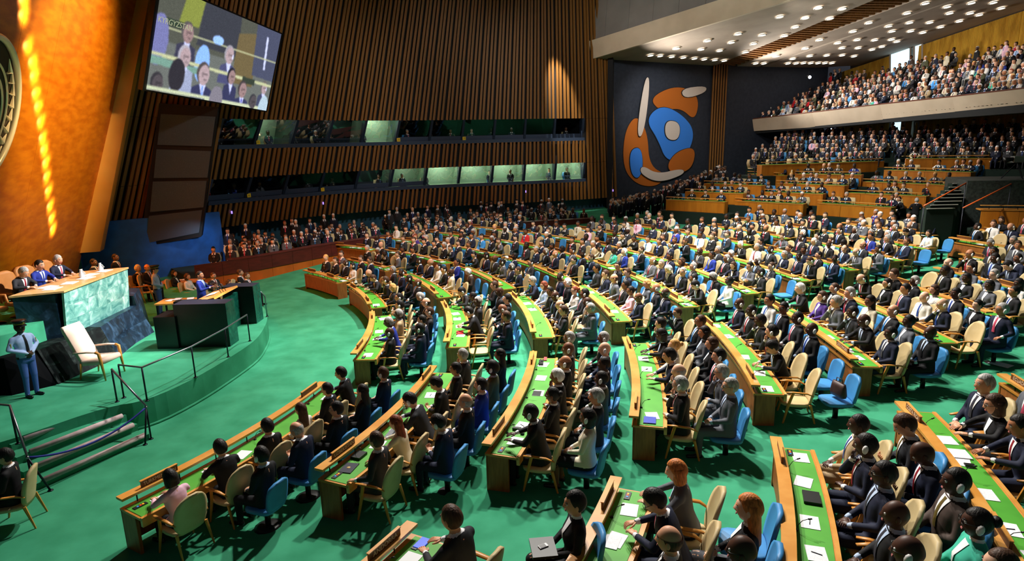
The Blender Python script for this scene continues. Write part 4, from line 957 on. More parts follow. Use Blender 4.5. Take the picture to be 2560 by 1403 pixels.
# rear wall with gold curtains and tall windows
rw = [Vector((32.4, 62.2, 0)), Vector((37.9, 48.0, 0)), Vector((39.5, 38, 0)), Vector((40, 24, 0))]
CURT = mat('curtain_gold', '#c79a2c', .8, '#a87a18', 3, 2, stretch=(1, 1, .2))
cur = struct(empty('wall_rear', rw[1]))
CMn = Matrix.Translation(-cur.location)
mb = MB()
for a, b in zip(rw[:-1], rw[1:]):
    mb.hexa([CMn @ Vector((*v, z)) for z in (0, 17) for v in ((a.x + .6, a.y + .2), (b.x + .6, b.y + .2), (b.x + .9, b.y + .3), (a.x + .9, a.y + .3))])
mb.obj('wall_panel', mat('rear_wall', '#6b675c', .8), cur)
SKYW = mat('window_daylight', '#bfe4f4', .5, emit=1.6)
def on_rw(x, y):  # pixel on rear wall
    r = ray(x, y); best = None
    for a, b in zip(rw[:-1], rw[1:]):
        dd = (b - a); nn = Vector((dd.y, -dd.x, 0)); t = (Vector((a.x, a.y, 0)) - Vector((0, 0, H))).dot(nn) / r.dot(nn); p = Vector((0, 0, H)) + r * t; u = (Vector((p.x, p.y, 0)) - a).dot(dd) / dd.length_squared
        if -.02 <= u <= 1.02: best = p
    return best
for lvl, (z0f, z1f) in enumerate(((9.5, 16.6), (3.0, 8.0))):
    x = 2105
    cu = struct(empty('curtain_wall_%s' % ('upper', 'lower')[lvl], rw[1])); n_ = 0
    while x < 2640:
        p = on_rw(x, 200)
        if p is None: x += 3; continue
        gap = (2222 < x < 2290) if lvl == 0 else (2232 < x < 2268 or 2290 < x < 2302)
        q = on_rw(x + 3.4, 200)
        if q is None: break
        if not gap and n_ < 300:
            mb = MB(); mb.smooth = True; c = (p + q) / 2; w = (q - p).length * .55; dd = (q - p); dd.z = 0; dd.normalize(); nn = Vector((-abs(dd.y), dd.x * (1 if dd.y > 0 else -1) * 1, 0))
            zt_ = cz(c.x, c.y) - .1 if lvl == 0 else 8.0
            rings = [[CMn @ Vector((c.x + dd.x * w * math.cos(t) - .18 * math.sin(t), c.y + dd.y * w * math.cos(t), z)) for t in np.linspace(0, PI, 6)] for z in (z0f, zt_)]
            mb.loft(rings, False, False); mb.obj('curtain_fold', CURT, cu); n_ += 1
        x += 3.4
wn = 30
for (x0, x1, y0, y1) in ((2230, 2280, 98, 178), (2290, 2310, 84, 160), (2232, 2266, 302, 345), (2291, 2301, 305, 330)):
    P4 = [on_rw(x0, y1), on_rw(x1, y1), on_rw(x1, y0), on_rw(x0, y0)]; wn += 1
    if None in P4: continue
    P4[0].z = P4[1].z = min(P4[0].z, P4[1].z); P4[2].z = P4[3].z = max(P4[2].z, P4[3].z)
    w = struct(empty('window_%d' % wn, P4[0])); Mw = Matrix.Translation(-w.location)
    mb = MB(); mb.add([Mw @ (v + Vector((-.1, 0, 0))) for v in P4], [(0, 1, 2, 3)]); mb.obj('pane', SKYW, w)
    mb = MB()
    for a, b in zip(P4, P4[1:] + P4[:1]): mb.tube([Mw @ (a + Vector((-.15, 0, 0))), Mw @ (b + Vector((-.15, 0, 0)))], .09, 4)
    mb.obj('frame', PLASTER, w)
# follow-spots beside the balcony
for i, (x, y, D_) in enumerate(((2024, 193, 56), (1931, 291, 57.5), (2078, 325, 55))):
    p = atD(x, y, D_); o = empty('follow_spotlight', p); tag(o, ['bright theatre spotlight high at the left end of the balcony seats', 'small spotlight at the left tip of the balcony fascia', 'white lamp glowing under the balcony soffit'][i], 'spotlight')
    mb = MB(); mb.smooth = True; mb.tube([(0, .35, .05), (0, 0, 0)], [.13, .16], 12); mb.obj('housing', BLACK, o)
    mb = MB(); mb.smooth = True; mb.ball((0, -.03, 0), (.13, .05, .13), 10, 6); mb.obj('lens', mat('spot_lens', '#dfe8ff', .3, emit=14), o)
    mb = MB(); mb.tube([(0, .2, .12), (0, .2, .5)], .03, 6); mb.obj('bracket', DKMETAL, o)
# fill lamps over the balcony
for q_ in ((30, 38, 13.2), (30, 46, 13), (27, 54, 12.6)): spot('balcony_ceiling_lamp', q_, (q_[0] + 1, q_[1], 8), 420, 130, .8, .3)
# ------------------------------------------------------------------ desks
TAN = mat('chair_leather_tan', '#cbb688', .55, '#c2ab7b', 5, 3); BLUE = mat('chair_blue', '#458fca', .5, '#3f86c0', 4, 2)
ARMW = mat('chair_wood', '#d08e3e', .4, '#c07f30', 4, 3)
def arcbox(mb, r, a0, a1, p0, p1, z0, z1, n=10, mi=None):
    vs = []
    for i in range(n + 1):
        a = a0 + (a1 - a0) * i / n
        vs += [polar(r + p0, a, z0), polar(r + p1, a, z0), polar(r + p1, a, z1), polar(r + p0, a, z1)]
    fs = [(4 * i + k, 4 * i + (k + 1) % 4, 4 * i + 4 + (k + 1) % 4, 4 * i + 4 + k) for i in range(n) for k in range(4)] + [(0, 3, 2, 1), (4 * n, 4 * n + 1, 4 * n + 2, 4 * n + 3)]
    if a1 < a0: fs = [f[::-1] for f in fs]
    mb.add(vs, fs, None, mi); return mb
CON = [BLACK, mat('button_red', '#e04a20', .4, emit=.5), mat('button_yellow', '#f0b020', .4, emit=.5), mat('button_blue', '#3a8ad0', .4, emit=.4)]
conm = MB(); conm.box((0, 0, .006), (.22, .09, .012), mi=0)
for k in range(3): conm.box((-.04 + .045 * k, .0, .014), (.03, .03, .008), mi=1 + (2, 0, 1)[k])
CONM = conm.mesh('console', CON)
micm = MB(); micm.smooth = True; micm.tube([(0, 0, 0), (0, 0, .015)], [.03, .03], 10); micm.tube([(0, 0, 0), (0, .02, .09), (0, .07, .17), (0, .14, .21)], .005, 6); micm.tube([(0, .14, .21), (0, .19, .225)], [.013, .010], 8); MICM = micm.mesh('microphone', BLACK)
sock = MB(); sock.smooth = True; sock.tube([(0, 0, 0), (0, .008, 0)], .038, 14); SOCK = sock.mesh('earphone_socket', METAL)
postm = MB(); postm.box((0, 0, .075), (.016, .016, .16)); POSTM = postm.mesh('ledge_post', DKMETAL)
PLATE = mat('nameplate_wood', '#6e4420', .5, '#5a3617', 8, 3); LETT = mat('nameplate_letters', '#d8c8b0', .6)
BLOCKN = dict(E='block nearest the camera', D='second block from camera', C='third block from camera', B='fourth block from camera', A='fifth block from camera', Z='farthest block')
def nameplate(M, txt, label):
    mb = MB(); mb.box((0, 0, .055), (.66, .035, .11)); mb.box((0, 0, .118), (.68, .05, .014), mi=1); mb.m = [0] * 6 + [1] * 6
    o = mb.obj('nameplate', [PLATE, LEDGE], None, M); tag(o, label, 'nameplate')
    if txt:
        me = text_mesh(txt, LETT, 1.0, .006); w = max(v.co.x for v in me.vertices) * 2; sc = min(.58 / w, .105)
        for sgn in (1, -1):
            link('lettering', me, o, Matrix.Translation((0, -.019 * sgn, .052)) @ Matrix.Rotation(0 if sgn > 0 else PI, 4, 'Z') @ Matrix.Rotation(PI / 2, 4, 'X') @ Matrix.Diagonal((sc, min(sc * 1.15, .105), .4, 1)))
    return o
def desk(block, n, a0, a1, names=('', ''), detail=True):
    """a0 near end, a1 far end (degrees)"""
    r = R0 + DR * n; z = SL * (r - R0); mid = polar(r + .3, (a0 + a1) / 2, z)
    o = empty('delegate_desk', mid); IMd = Matrix.Translation(-mid)
    tag(o, 'curved wooden delegate desk with green top, %s row, %s' % (ORD[n], BLOCKN[block]), 'desk', 'curved delegate desks on the main floor')
    def part(name, p0, p1, z0, z1, m_, b0=a0, b1=a1, n_=10):
        mb = MB(); arcbox(mb, r, b0, b1, p0, p1, z + z0, z + z1, n_); mb.v = [IMd @ v for v in mb.v]; return mb.obj(name, m_, o)
    e = math.degrees(.05 / r)
    part('front_panel', .03, .06, .10, .71, WOODD); top = part('desk_top', 0, .66, .70, .745, WOOD)
    part('writing_surface', .10, .60, .745, .753, GREEN, a0 + e * .8, a1 - e * .8).parent = top
    be = part('back_edge', .62, .68, .60, .765, LEDGE); le = part('ledge', -.06, .13, .90, .945, LEDGE)
    for b0, b1 in ((a0, a0 + e), (a1 - e, a1)):
        part('end_panel', .02, .46, -.02, .70, WOODD, b0, b1, 1)
    for k in range(7):
        a = a0 + (a1 - a0) * (k + .35) / 7; p = IMd @ polar(r + .05, a, z + .745); link('ledge_post', POSTM, le, Matrix.Translation(p))
    if detail:
        for k in range(3):
            a = a0 + (a1 - a0) * (k + .5) / 3; link('microphone', MICM, top, Matrix.Translation(IMd @ polar(r + .15, a, z + .753)) @ Matrix.Rotation(math.radians(a) - PI / 2 + .3 * (k - 1), 4, 'Z'))
            link('earphone_socket', SOCK, be, Matrix.Translation(IMd @ polar(r + .675, a0 + (a1 - a0) * (k + .25) / 3, z + .685)) @ Matrix.Rotation(math.radians(a) - PI / 2, 4, 'Z'))
        for a in (a0 + e * 4, a1 - e * 4): link('console', CONM, top, Matrix.Translation(IMd @ polar(r + .26, a, z + .753)) @ Matrix.Rotation(math.radians(a) + PI / 2, 4, 'Z'))
    for k, (a, t) in enumerate(((a0 + e * 14, names[0]), (a1 - e * 13, names[1]))):
        lab = ('wooden country nameplate reading %s' % t) if t else ('wooden country nameplate at the %s end of the %s row desk, %s' % (('near', 'far')[k], ORD[n], BLOCKN[block]))
        nameplate(Matrix.Translation(polar(r + .04, a, z + .945)) @ Matrix.Rotation(math.radians(a) + PI / 2 + PI, 4, 'Z'), t, lab)
    return o
SPANS = {}
Dn = [-31.2, -24.2, -19.3, -15, -10.8, -7.4, -4.5, -1.3, 1.8, 4.4]; Df = [-10.7, -7, -4.4, -2.1, 1.3, 3.5, 4.9, 6.4, 7.8, 10.2]
for n in range(10): SPANS['D', n] = (Dn[n], Df[n])
for n, f in {2: -26.6, 3: -20.9, 4: -16.3, 5: -12.4, 6: -9.4}.items(): SPANS['E', n] = (f - math.degrees(5.05 / (R0 + DR * n)), f)
Cn = [-2.8, -.6, .5, 3.2, 5.4, 7.2, 8.9, 10.2, 11.2, 13.2]
for n in range(10):
    r = R0 + DR * n; L5 = math.degrees(5.05 / r); gp_ = math.degrees(1.25 / r)
    cfar = 14.2 if n == 0 else 14.7 if n == 1 else Cn[n] + L5
    SPANS['C', n] = (Cn[n], cfar)
    b0 = 18.4 if n == 0 else cfar + gp_; b1 = 32.9 if n == 0 else b0 + L5
    SPANS['B', n] = (b0, b1); a0_ = b1 + gp_ if n else 37.9; a1_ = a0_ + L5 if n else 49.7
    SPANS['A', n] = (a0_, a1_)
    if 2 <= n <= 5: SPANS['Z', n] = (a1_ + gp_, a1_ + gp_ + L5 * .6)
SPANS['D', 10] = (8.4, 14.3); SPANS['C', 10] = (16.2, 22.6); SPANS['D', 11] = (10.4, 15.4)
for k in (('A', 9), ('A', 8), ('A', 7)): SPANS.pop(k, None)
SPANS['A', 7] = (SPANS['B', 7][1] + 2.2, SPANS['B', 7][1] + 7)
SPANS.pop(('A', 6)); SPANS['A', 6] = (SPANS['B', 6][1] + 2.2, SPANS['B', 6][1] + 9)
SPANS['A', 1] = (SPANS['A', 1][0], SPANS['A', 1][0] + 11)
NAMES = {('D', 0): ('TURKMENISTAN', ''), ('D', 1): ('UZBEKISTAN', ''), ('E', 2): ('', 'ANDORRA'), ('E', 5): ('', 'COSTA RICA'), ('D', 5): ("CÔTE D'IVOIRE", ''), ('E', 6): ('', 'ECUADOR')}
for (b, n), (a0_, a1_) in SPANS.items():
    if b == 'E' and n == 6: a1_ = SPANS[b, n][1]
    nm = NAMES.get((b, n), ('', ''))
    desk(b, n, a0_, a1_, nm, detail=b in 'EDC' or n < 2)
# ------------------------------------------------------------------ chairs
def shell(mb, w, zb_, zt_, th, bend, power=2.4, tilt=.22, y0=-.22, nu=10, nv=10, mi=0):
    """egg shaped back shell, thickness th"""
    def pt(u, v, o):
        z = zb_ + (zt_ - zb_) * v; t = (v - .42) / .58 if v > .42 else (v - .42) / .52
        hw = w * max(.04, (1 - abs(t) ** power)) ** (1 / power)
        x = hw * u; return V(x, y0 - tilt * (z - zb_) + bend * u * u * (hw / w) ** 2 + o, z)
    rows = []
    for j in range(nv + 1):
        v = j / nv
        rows.append([pt(-1 + 2 * i / nu, v, th / 2) for i in range(nu + 1)] + [pt(1 - 2 * i / nu, v, -th / 2) for i in range(nu + 1)])
    mb.smooth = True; mb.loft(rows, True, True, mi)
def chair_parts():
    P_ = []
    mb = MB(); shell(mb, .255, .37, .98, .045, .05); P_.append(('backrest', mb.mesh('backrest', TAN)))
    mb = MB(); mb.smooth = True; rr = lambda s, z: [V(math.copysign(abs(math.cos(t)) ** .6, math.cos(t)) * .25 * s, .03 + math.copysign(abs(math.sin(t)) ** .6, math.sin(t)) * .25 * s, z) for t in np.linspace(0, 2 * PI, 17)[:-1]]
    mb.loft([rr(.9, .335), rr(1, .35), rr(1, .39), rr(.9, .402)]); P_.append(('seat', mb.mesh('seat', TAN)))
    for s in (-1, 1):
        mb = MB(); mb.smooth = True; mb.tube([(s * .25, -.24, .56), (s * .285, -.12, .62), (s * .29, .10, .63), (s * .275, .22, .62)], [.016, .03, .034, .022], 8, flat=.5); P_.append(('armrest', mb.mesh('armrest', ARMW)))
        mb = MB(); mb.tube([(s * .275, .10, .62), (s * .25, .16, .38), (s * .27, .24, 0)], [.026, .026, .014], 6); P_.append(('leg', mb.mesh('leg', ARMW)))
        mb = MB(); mb.tube([(s * .23, -.20, .39), (s * .25, -.30, 0)], [.026, .013], 6); P_.append(('leg', mb.mesh('leg', ARMW)))
    return P_
def blue_parts():
    P_ = []
    mb = MB(); shell(mb, .22, .39, .84, .05, .03, 3.6, .18, -.21); P_.append(('backrest', mb.mesh('backrest', BLUE)))
    mb = MB(); mb.smooth = True; rr = lambda s, z: [V(math.copysign(abs(math.cos(t)) ** .5, math.cos(t)) * .24 * s, .03 + math.copysign(abs(math.sin(t)) ** .5, math.sin(t)) * .25 * s, z) for t in np.linspace(0, 2 * PI, 17)[:-1]]
    mb.loft([rr(.85, .325), rr(1, .345), rr(1, .39), rr(.88, .403)]); P_.append(('seat', mb.mesh('seat', BLUE)))
    mb = MB(); mb.smooth = True; mb.tube([(0, .02, .335), (0, .02, .02)], .045, 10); P_.append(('pedestal', mb.mesh('pedestal', BLACK)))
    mb = MB(); mb.smooth = True; mb.tube([(0, .02, .03), (0, .02, 0)], [.14, .22], 14); P_.append(('base', mb.mesh('base', BLACK)))
    return P_
CHP = dict(tan=chair_parts(), blue=blue_parts())
def joined(parts):
    mb = MB(); ms = []
    for nm, me in parts:
        if me.materials[0] not in ms: ms.append(me.materials[0])
        k = ms.index(me.materials[0]); mb.smooth = True
        mb.add([v.co.copy() for v in me.vertices], [tuple(p.vertices) for p in me.polygons], None, k)
    return mb, ms
CHJ = {k: (lambda t: t[0].mesh('chair', t[1]))(joined(v)) for k, v in CHP.items()}
def put_chair(kind, M, label, group, parts):
    nm = 'tan_armchair' if kind == 'tan' else 'blue_chair'
    if parts:
        o = empty(nm, M.translation); o.matrix_world = M
        for pn, me in CHP[kind]: link(pn, me, o)
    else: o = link(nm, CHJ[kind], None, M)
    tag(o, label, 'chair', group); return o
# ------------------------------------------------------------------ seats
SEATS = []
PSC = 1.13   # people and chairs against the desks
GAL = [Vector(v) for v in ((-15.2, 29.2, 0), (-12.8, 31.3, 0), (-10.75, 34.2, 0), (-7.0, 38.1, 0), (-6.3, 38.9, 0), (-2.06, 41.4, 0), (1.5, 42.6, 0), (6, 43.6, 0))]
def gal_y(X): return float(np.interp(X, [v.x for v in GAL], [v.y for v in GAL]))
for (b, n), (a0_, a1_) in SPANS.items():
    r = R0 + DR * n; ln = math.radians(a1_ - a0_) * r; ns = max(2, round(ln / .86))
    for kind, d in ((('tan', .98), ('blue', 1.85)) if b != 'E' else (('tan', 1.22), ('blue', 2.05))):
        for i in range(ns):
            a = a0_ + (a1_ - a0_) * (i + .5) / ns; p = polar(r + d, a); p.z = zf(p.x, p.y)
            if p.y > gal_y(p.x) - .9: continue
            h = proj((p.x, p.y, p.z + 1.25)); 
            if h[0] < -60 or h[0] > 2640 or h[1] > 1500: continue
            SEATS.append(dict(b=b, n=n, i=i, kind=kind, a=a, p=p, h=h, d=h[2], occ=True, look=None, ns=ns))
def nearest(x, y, kind=None):
    c = [s for s in SEATS if s['look'] is None and s['occ'] and (kind is None or s['kind'] == kind)]
    s = min(c, key=lambda s: (s['h'][0] - x) ** 2 + (s['h'][1] - y) ** 2 * 2)
    return s
M_ = lambda suit='black', hair='short', hc='black', skin=1, pose='lap', **k: dict(fem=False, suit=suit, hairk=hair, hairc=hc, skin=skin, pose=pose, **k)
F_ = lambda suit='black', hair='long', hc='black', skin=1, pose='wlap', **k: dict(fem=True, suit=suit, hairk=hair, hairc=hc, skin=skin, pose=pose, **k)
LOOKS = [
 (440, 1199, 'tan', F_('pink', 'bob', 'black', 1, 'wdesk', d='woman in pink and white top')), (566, 1134, 'tan', M_('black', 'full', pose='desk', d='man in black suit writing')), (668, 1077, 'tan', M_('black', 'full', pose='lap')),
 (751, 1026, 'tan', F_('white', 'long', 'brown', 0, 'wlap', d='woman in white blouse with long brown hair')), (818, 981, 'tan', M_('black', pose='lap')), (871, 942, 'tan', M_('black', 'full', pose='desk')),
 (524, 1227, 'blue', 1), (654, 1153, 'blue', M_('black', 'full', pose='lap', headset=True)), (758, 1090, 'blue', M_('navy', 'fringe', 'grey', 1, 'phone', d='balding man in navy suit')), (841, 1034, 'blue', M_('black', 'full', pose='turn')), (906, 986, 'blue', F_('black', 'long', pose='wlap', d='woman with long black hair')),
 (1010, 1063, 'tan', F_('cream', 'long', 'auburn', 0, 'wdesk', d='woman with long auburn hair typing on a laptop')), (1064, 1014, 'tan', M_('charcoal', 'short', pose='write', headset=True, d='man in charcoal suit bent over the desk')), (941, 1119, 'tan', M_('charcoal', 'short', 'brown', pose='arms', d='man in dark grey suit leaning back')),
 (1107, 970, 'tan', M_('black', 'full', pose='phone')), (1139, 932, 'tan', M_('black', 'short', skin=2)), (1163, 897, 'tan', M_('charcoal', 'short', 'grey', pose='chin')),
 (1048, 1135, 'blue', 1), (1114, 1074, 'blue', M_('navy', 'full', pose='phone', headset=True, d='man in navy suit looking at a phone')), (1164, 1020, 'blue', M_('black', 'fringe', 'grey')), (1202, 973, 'blue', M_('blue', 'short', pose='lap', headset=True, d='man in blue suit')), (1230, 932, 'blue', M_('olive', 'afro', skin=4, headset=True)),
 (1354, 1054, 'tan', M_('black', 'crop', 'black', 4, 'desk', headset=True, d='dark-skinned man in black suit seen from behind')), (1381, 1005, 'tan', F_('black', 'bun', 'black', 3, 'wlap', shirt=0, d='woman in black with yellow scarf')), (1401, 962, 'tan', M_('black', 'short', 'white', 3, 'chin', d='white-haired man holding his chin')), (1413, 923, 'tan', M_('black', 'fringe', 'brown', 2, headset=True)), (1420, 889, 'tan', M_('charcoal', None, 'black', 3, headset=True)), (1423, 859, 'tan', M_('grey', 'short', 'grey', 3, headset=True)),
 (1469, 1063, 'blue', F_('cream', 'bob', 'black', 3, 'wlap', headset=True, d='woman in cream jacket holding papers')), (1490, 1010, 'blue', M_('charcoal', 'full', 'grey', 2, 'lap', d='grey-haired man in charcoal suit')), (1503, 964, 'blue', M_('olive', 'crop', 'black', 4, headset=True)), (1510, 923, 'blue', M_('black', 'crop', 'black', 4)), (1508, 856, 'blue', M_('black', 'short', 'grey', 3, headset=True)),
 (1709, 985, 'tan', M_('black', 'short', 'grey', 1, 'chin', headset=True, d='man in black suit with hand at chin')), (1704, 944, 'tan', M_('navy', 'fringe', 'grey', 0, 'chin')), (1696, 908, 'tan', M_('navy', 'full', 'black', 1, 'desk')), (1685, 875, 'tan', F_('white', 'bun', 'blond', 0, 'wlap', d='blonde woman in white top')), (1672, 847, 'tan', F_('black', 'bob', 'black', 4, 'wdesk', d='dark-haired woman in black')),
 (1824, 988, 'blue', M_('grey', 'short', 'grey', 1, 'lap', d='grey-haired man in grey suit with pale coat')), (1811, 945, 'blue', M_('grey', 'short', 'grey', 1, 'chin')), (1796, 907, 'blue', M_('black', 'full', 'black', 1, 'lap', headset=True)), (1779, 873, 'blue', F_('black', 'bob', 'brown', 1)), (1760, 844, 'blue', F_('grey', 'bob', 'black', 2, 'wlap', d='woman in light grey jacket')),
 (1995, 909, 'tan', 0), (1965, 874, 'tan', M_('black', 'full', pose='write')), (1936, 844, 'tan', M_('charcoal', 'full', pose='chin', headset=True)), (1906, 816, 'tan', M_('charcoal', 'crop', 'black', 4, 'chin')), (1877, 792, 'tan', M_('charcoal', 'crop', skin=4, headset=True)), (1848, 770, 'tan', M_('navy', None, 'black', 4, headset=True)),
 (2103, 908, 'blue', 0), (2065, 872, 'blue', 0), (2028, 841, 'blue', M_('black', None, 'black', 4, headset=True)), (1992, 813, 'blue', M_('charcoal', 'crop', skin=4, headset=True)),
 (2225, 846, 'tan', M_('navy', 'crop', skin=4, headset=True)), (2180, 818, 'tan', M_('black', None, skin=4, pose='desk', headset=True)), (2136, 793, 'tan', M_('charcoal', 'crop', skin=4, pose='chin', headset=True)), (2094, 771, 'tan', M_('grey', 'full', 'grey', 1, 'chin')), (2054, 750, 'tan', F_('purple', 'bob', 'brown', 1, headset=True, d='woman wrapped in a purple shawl')), (2016, 732, 'tan', M_('black', 'full', 'white', 0, 'desk', d='white-haired man in dark suit')),
 (2324, 844, 'blue', M_('black', None, 'black', 4, d='bald man in black suit')), (2271, 815, 'blue', F_('grey', 'bun', 'black', 4)), (2173, 766, 'blue', F_('cream', 'long', 'black', 3, 'wlap', d='woman in pale grey cardigan')), (2128, 745, 'blue', M_('navy', 'full', 'grey', 1, 'chin', headset=True)),
 (1124, 1333, 'tan', M_('charcoal', 'short', 'brown', 1, 'desk', d='man in dark suit with elbow out')), (1267, 1372, 'blue', 1),
 (1683, 1199, 'tan', F_('grey', 'bob', 'ginger', 0, 'wdesk', d='fair-haired woman in grey tweed writing')), (1659, 1280, 'tan', M_('navy', 'short', 'black', 1, 'write', d='man in navy suit writing')), (1623, 1375, 'tan', M_('black', 'fringe', 'brown', 1, 'lap', d='balding man at the bottom edge')), (1838, 1220, 'blue', 0), (1827, 1309, 'blue', F_('black', 'long', 'ginger', 0, 'wlap', d='red-haired woman in black jacket and grey skirt', trousers='grey')), (1807, 1416, 'blue', M_('charcoal', None, 'black', 4, 'lap', d='bald man in dark suit at the bottom edge')),
 (2103, 1086, 'tan', M_('tan', 'crop', 'black', 4, 'lap', d='man in tan jacket and dark cap')), (2130, 1150, 'tan', M_('navy', 'crop', 'black', 4, 'chin', headset=True, d='heavy man with headset in navy suit')), (2155, 1225, 'tan', M_('navy', 'crop', skin=4, pose='lap')), (2180, 1314, 'tan', M_('black', None, skin=4)), (2253, 1096, 'blue', M_('charcoal', 'short', 'brown', 1, 'phone', d='man in dark suit reading his phone')), (2295, 1165, 'blue', M_('navy', None, skin=4, pose='phone', d='man in blue striped shirt writing on his lap')), (2339, 1247, 'blue', M_('brown', 'crop', skin=4, headset=True, d='man in brown suit with headset')), (2385, 1345, 'blue', F_('teal', 'bun', 'black', 4, 'wlap', headset=True, d='woman in bright green print dress')),
 (2419, 989, 'tan', M_('navy', 'short', 'grey', 1, 'lap', d='grey-haired man with glasses in navy suit')), (2478, 1039, 'tan', F_('black', 'bob', 'brown', 1, 'wdesk')), (2541, 1097, 'tan', M_('navy', 'short', 'black', 2, 'desk')), (2557, 992, 'blue', M_('grey', 'short', 'brown', 1)),
 (973, 841, 'tan', M_('black', None, 'black', 4, headset=True)), (985, 820, 'tan', M_('blue', 'crop', 'grey', 4, 'desk', d='man in bright blue suit')), (998, 784, 'tan', M_('charcoal', 'full', pose='lap', headset=True)), (1040, 820, 'blue', M_('navy', 'short', skin=4, headset=True)), (1197, 811, 'tan', 0), (1198, 791, 'tan', M_('black', 'full', pose='write', headset=True)),
 (930, 680, 'tan', M_('navy', None, 'black', 0, 'desk', d='bald man in navy suit')), (1015, 715, 'tan', F_('charcoal', 'bob', 'blond', 0)), (1100, 705, 'tan', M_('cream', None, 'black', 4, d='man in cream suit')),
 (1320, 588, 'tan', F_('red', 'long', 'black', 3, 'wlap', d='woman in bright red dress')), (1545, 628, 'tan', F_('teal', 'bun', 'black', 4, d='woman in turquoise dress')), (1560, 770, 'tan', M_('navy', None, skin=3)), (1590, 775, 'tan', F_('pink', 'bun', 'black', 3, d='woman in pink patterned top')), (1410, 735, 'blue', F_('white', 'bun', 'auburn', 0, d='woman in white jacket')), (1350, 720, 'tan', F_('shirtblue', 'bob', 'auburn', 0)),
 (1875, 505, None, F_('sky', 'bob', 'black', 1)), (1790, 640, 'tan', M_('blue', 'short', skin=3, d='man in royal blue suit')), (2180, 600, 'tan', M_('blue', 'crop', skin=2)), (2340, 600, 'tan', F_('white', 'bob', 'black', 1, d='woman in white jacket bending over')), (2300, 655, 'blue', 0), (2310, 770, 'blue', F_('white', 'bob', 'brown', 1, d='woman in white jacket with curly hair')), (1940, 775, 'blue', M_('white', 'short', 'black', 2)), (1830, 780, None, F_('white', 'bun', 'black', 4)), (1880, 640, 'tan', M_('white', 'short', 'grey', 1)), (1620, 610, 'tan', F_('white', 'bob', 'black', 1)),
 (1470, 585, 'tan', F_('pink', 'bob', 'black', 1)), (1200, 600, 'tan', F_('sky', 'bob', 'black', 1)), (1010, 640, 'tan', M_('grey', 'short', 'brown', 0)), (800, 650, 'tan', F_('black', 'bob', 'blond', 0)), (835, 660, 'tan', M_('black', 'short', 'brown', 0, tie=0)), (760, 650, 'blue', M_('grey', 'short', 'brown', 0)),
]
for x, y, kd_, lk in LOOKS:
    s = nearest(x, y, kd_)
    if lk in (0, 1): s['occ'] = False; s['look'] = 0; s['none'] = lk == 1
    else: s['look'] = lk
random.seed(11)
def rlook():
    sk = random.choices(range(5), (.30, .27, .13, .12, .18))[0]
    if random.random() < .17:
        return dict(fem=True, suit=random.choices(['black', 'navy', 'charcoal', 'grey', 'white', 'cream', 'purple', 'red', 'sky', 'pink', 'teal'], (6, 3, 3, 2, 1.5, 1.5, .4, .5, .3, .5, .3))[0], hairk=random.choice(['long', 'bob', 'bun', 'bob']), hairc=random.choice(['black', 'black', 'brown', 'brown', 'blond', 'auburn', 'grey']) if sk < 3 else 'black', skin=sk, pose=random.choice(['wlap', 'wdesk', 'wlap']), headset=random.random() < .4)
    hk = random.choices(['short', 'full', 'crop', 'fringe', None], (5, 3, 3, 2.2, 1))[0]
    hc = random.choices(['black', 'brown', 'grey', 'white'], (4, 2.5, 3, 1.2))[0] if sk < 3 else random.choices(['black', 'grey'], (4, 1))[0]
    return dict(fem=False, suit=random.choices(['black', 'navy', 'charcoal', 'grey', 'brown', 'tan', 'blue', 'white'], (8, 5, 4.5, 1.6, .5, .3, .3, .3))[0], hairk=hk, hairc=hc, skin=sk, pose=random.choices(['lap', 'desk', 'chin', 'cross', 'write', 'arms', 'phone', 'turn', 'legs', 'leanback'], (5, 3, 3, 2.5, 1, 1.5, 1, 1.5, 2, 2.5))[0], headset=random.random() < .55)
for s in SEATS:
    if s['look'] is None:
        if s['occ'] and random.random() < (.07 if s['kind'] == 'tan' else .13): s['occ'] = False
        s['look'] = rlook()
    if s['occ'] and s['kind'] == 'blue' and s['look']['pose'] in ('desk', 'write', 'wdesk'): s['look']['pose'] = 'wlap' if s['look']['fem'] else random.choice(['lap', 'cross', 'legs'])
SEATS.sort(key=lambda s: s['d'])
NPERS = 262
CROWD = []   # (matrix, pose, look) for the far crowd
ind = 0
def seat_phrase(s): return '%s %s seat from near end, %s row, %s' % (ORD[s['i']], s['kind'], ORD[s['n']], BLOCKN[s['b']].replace(' from camera', ''))
random.seed(5)
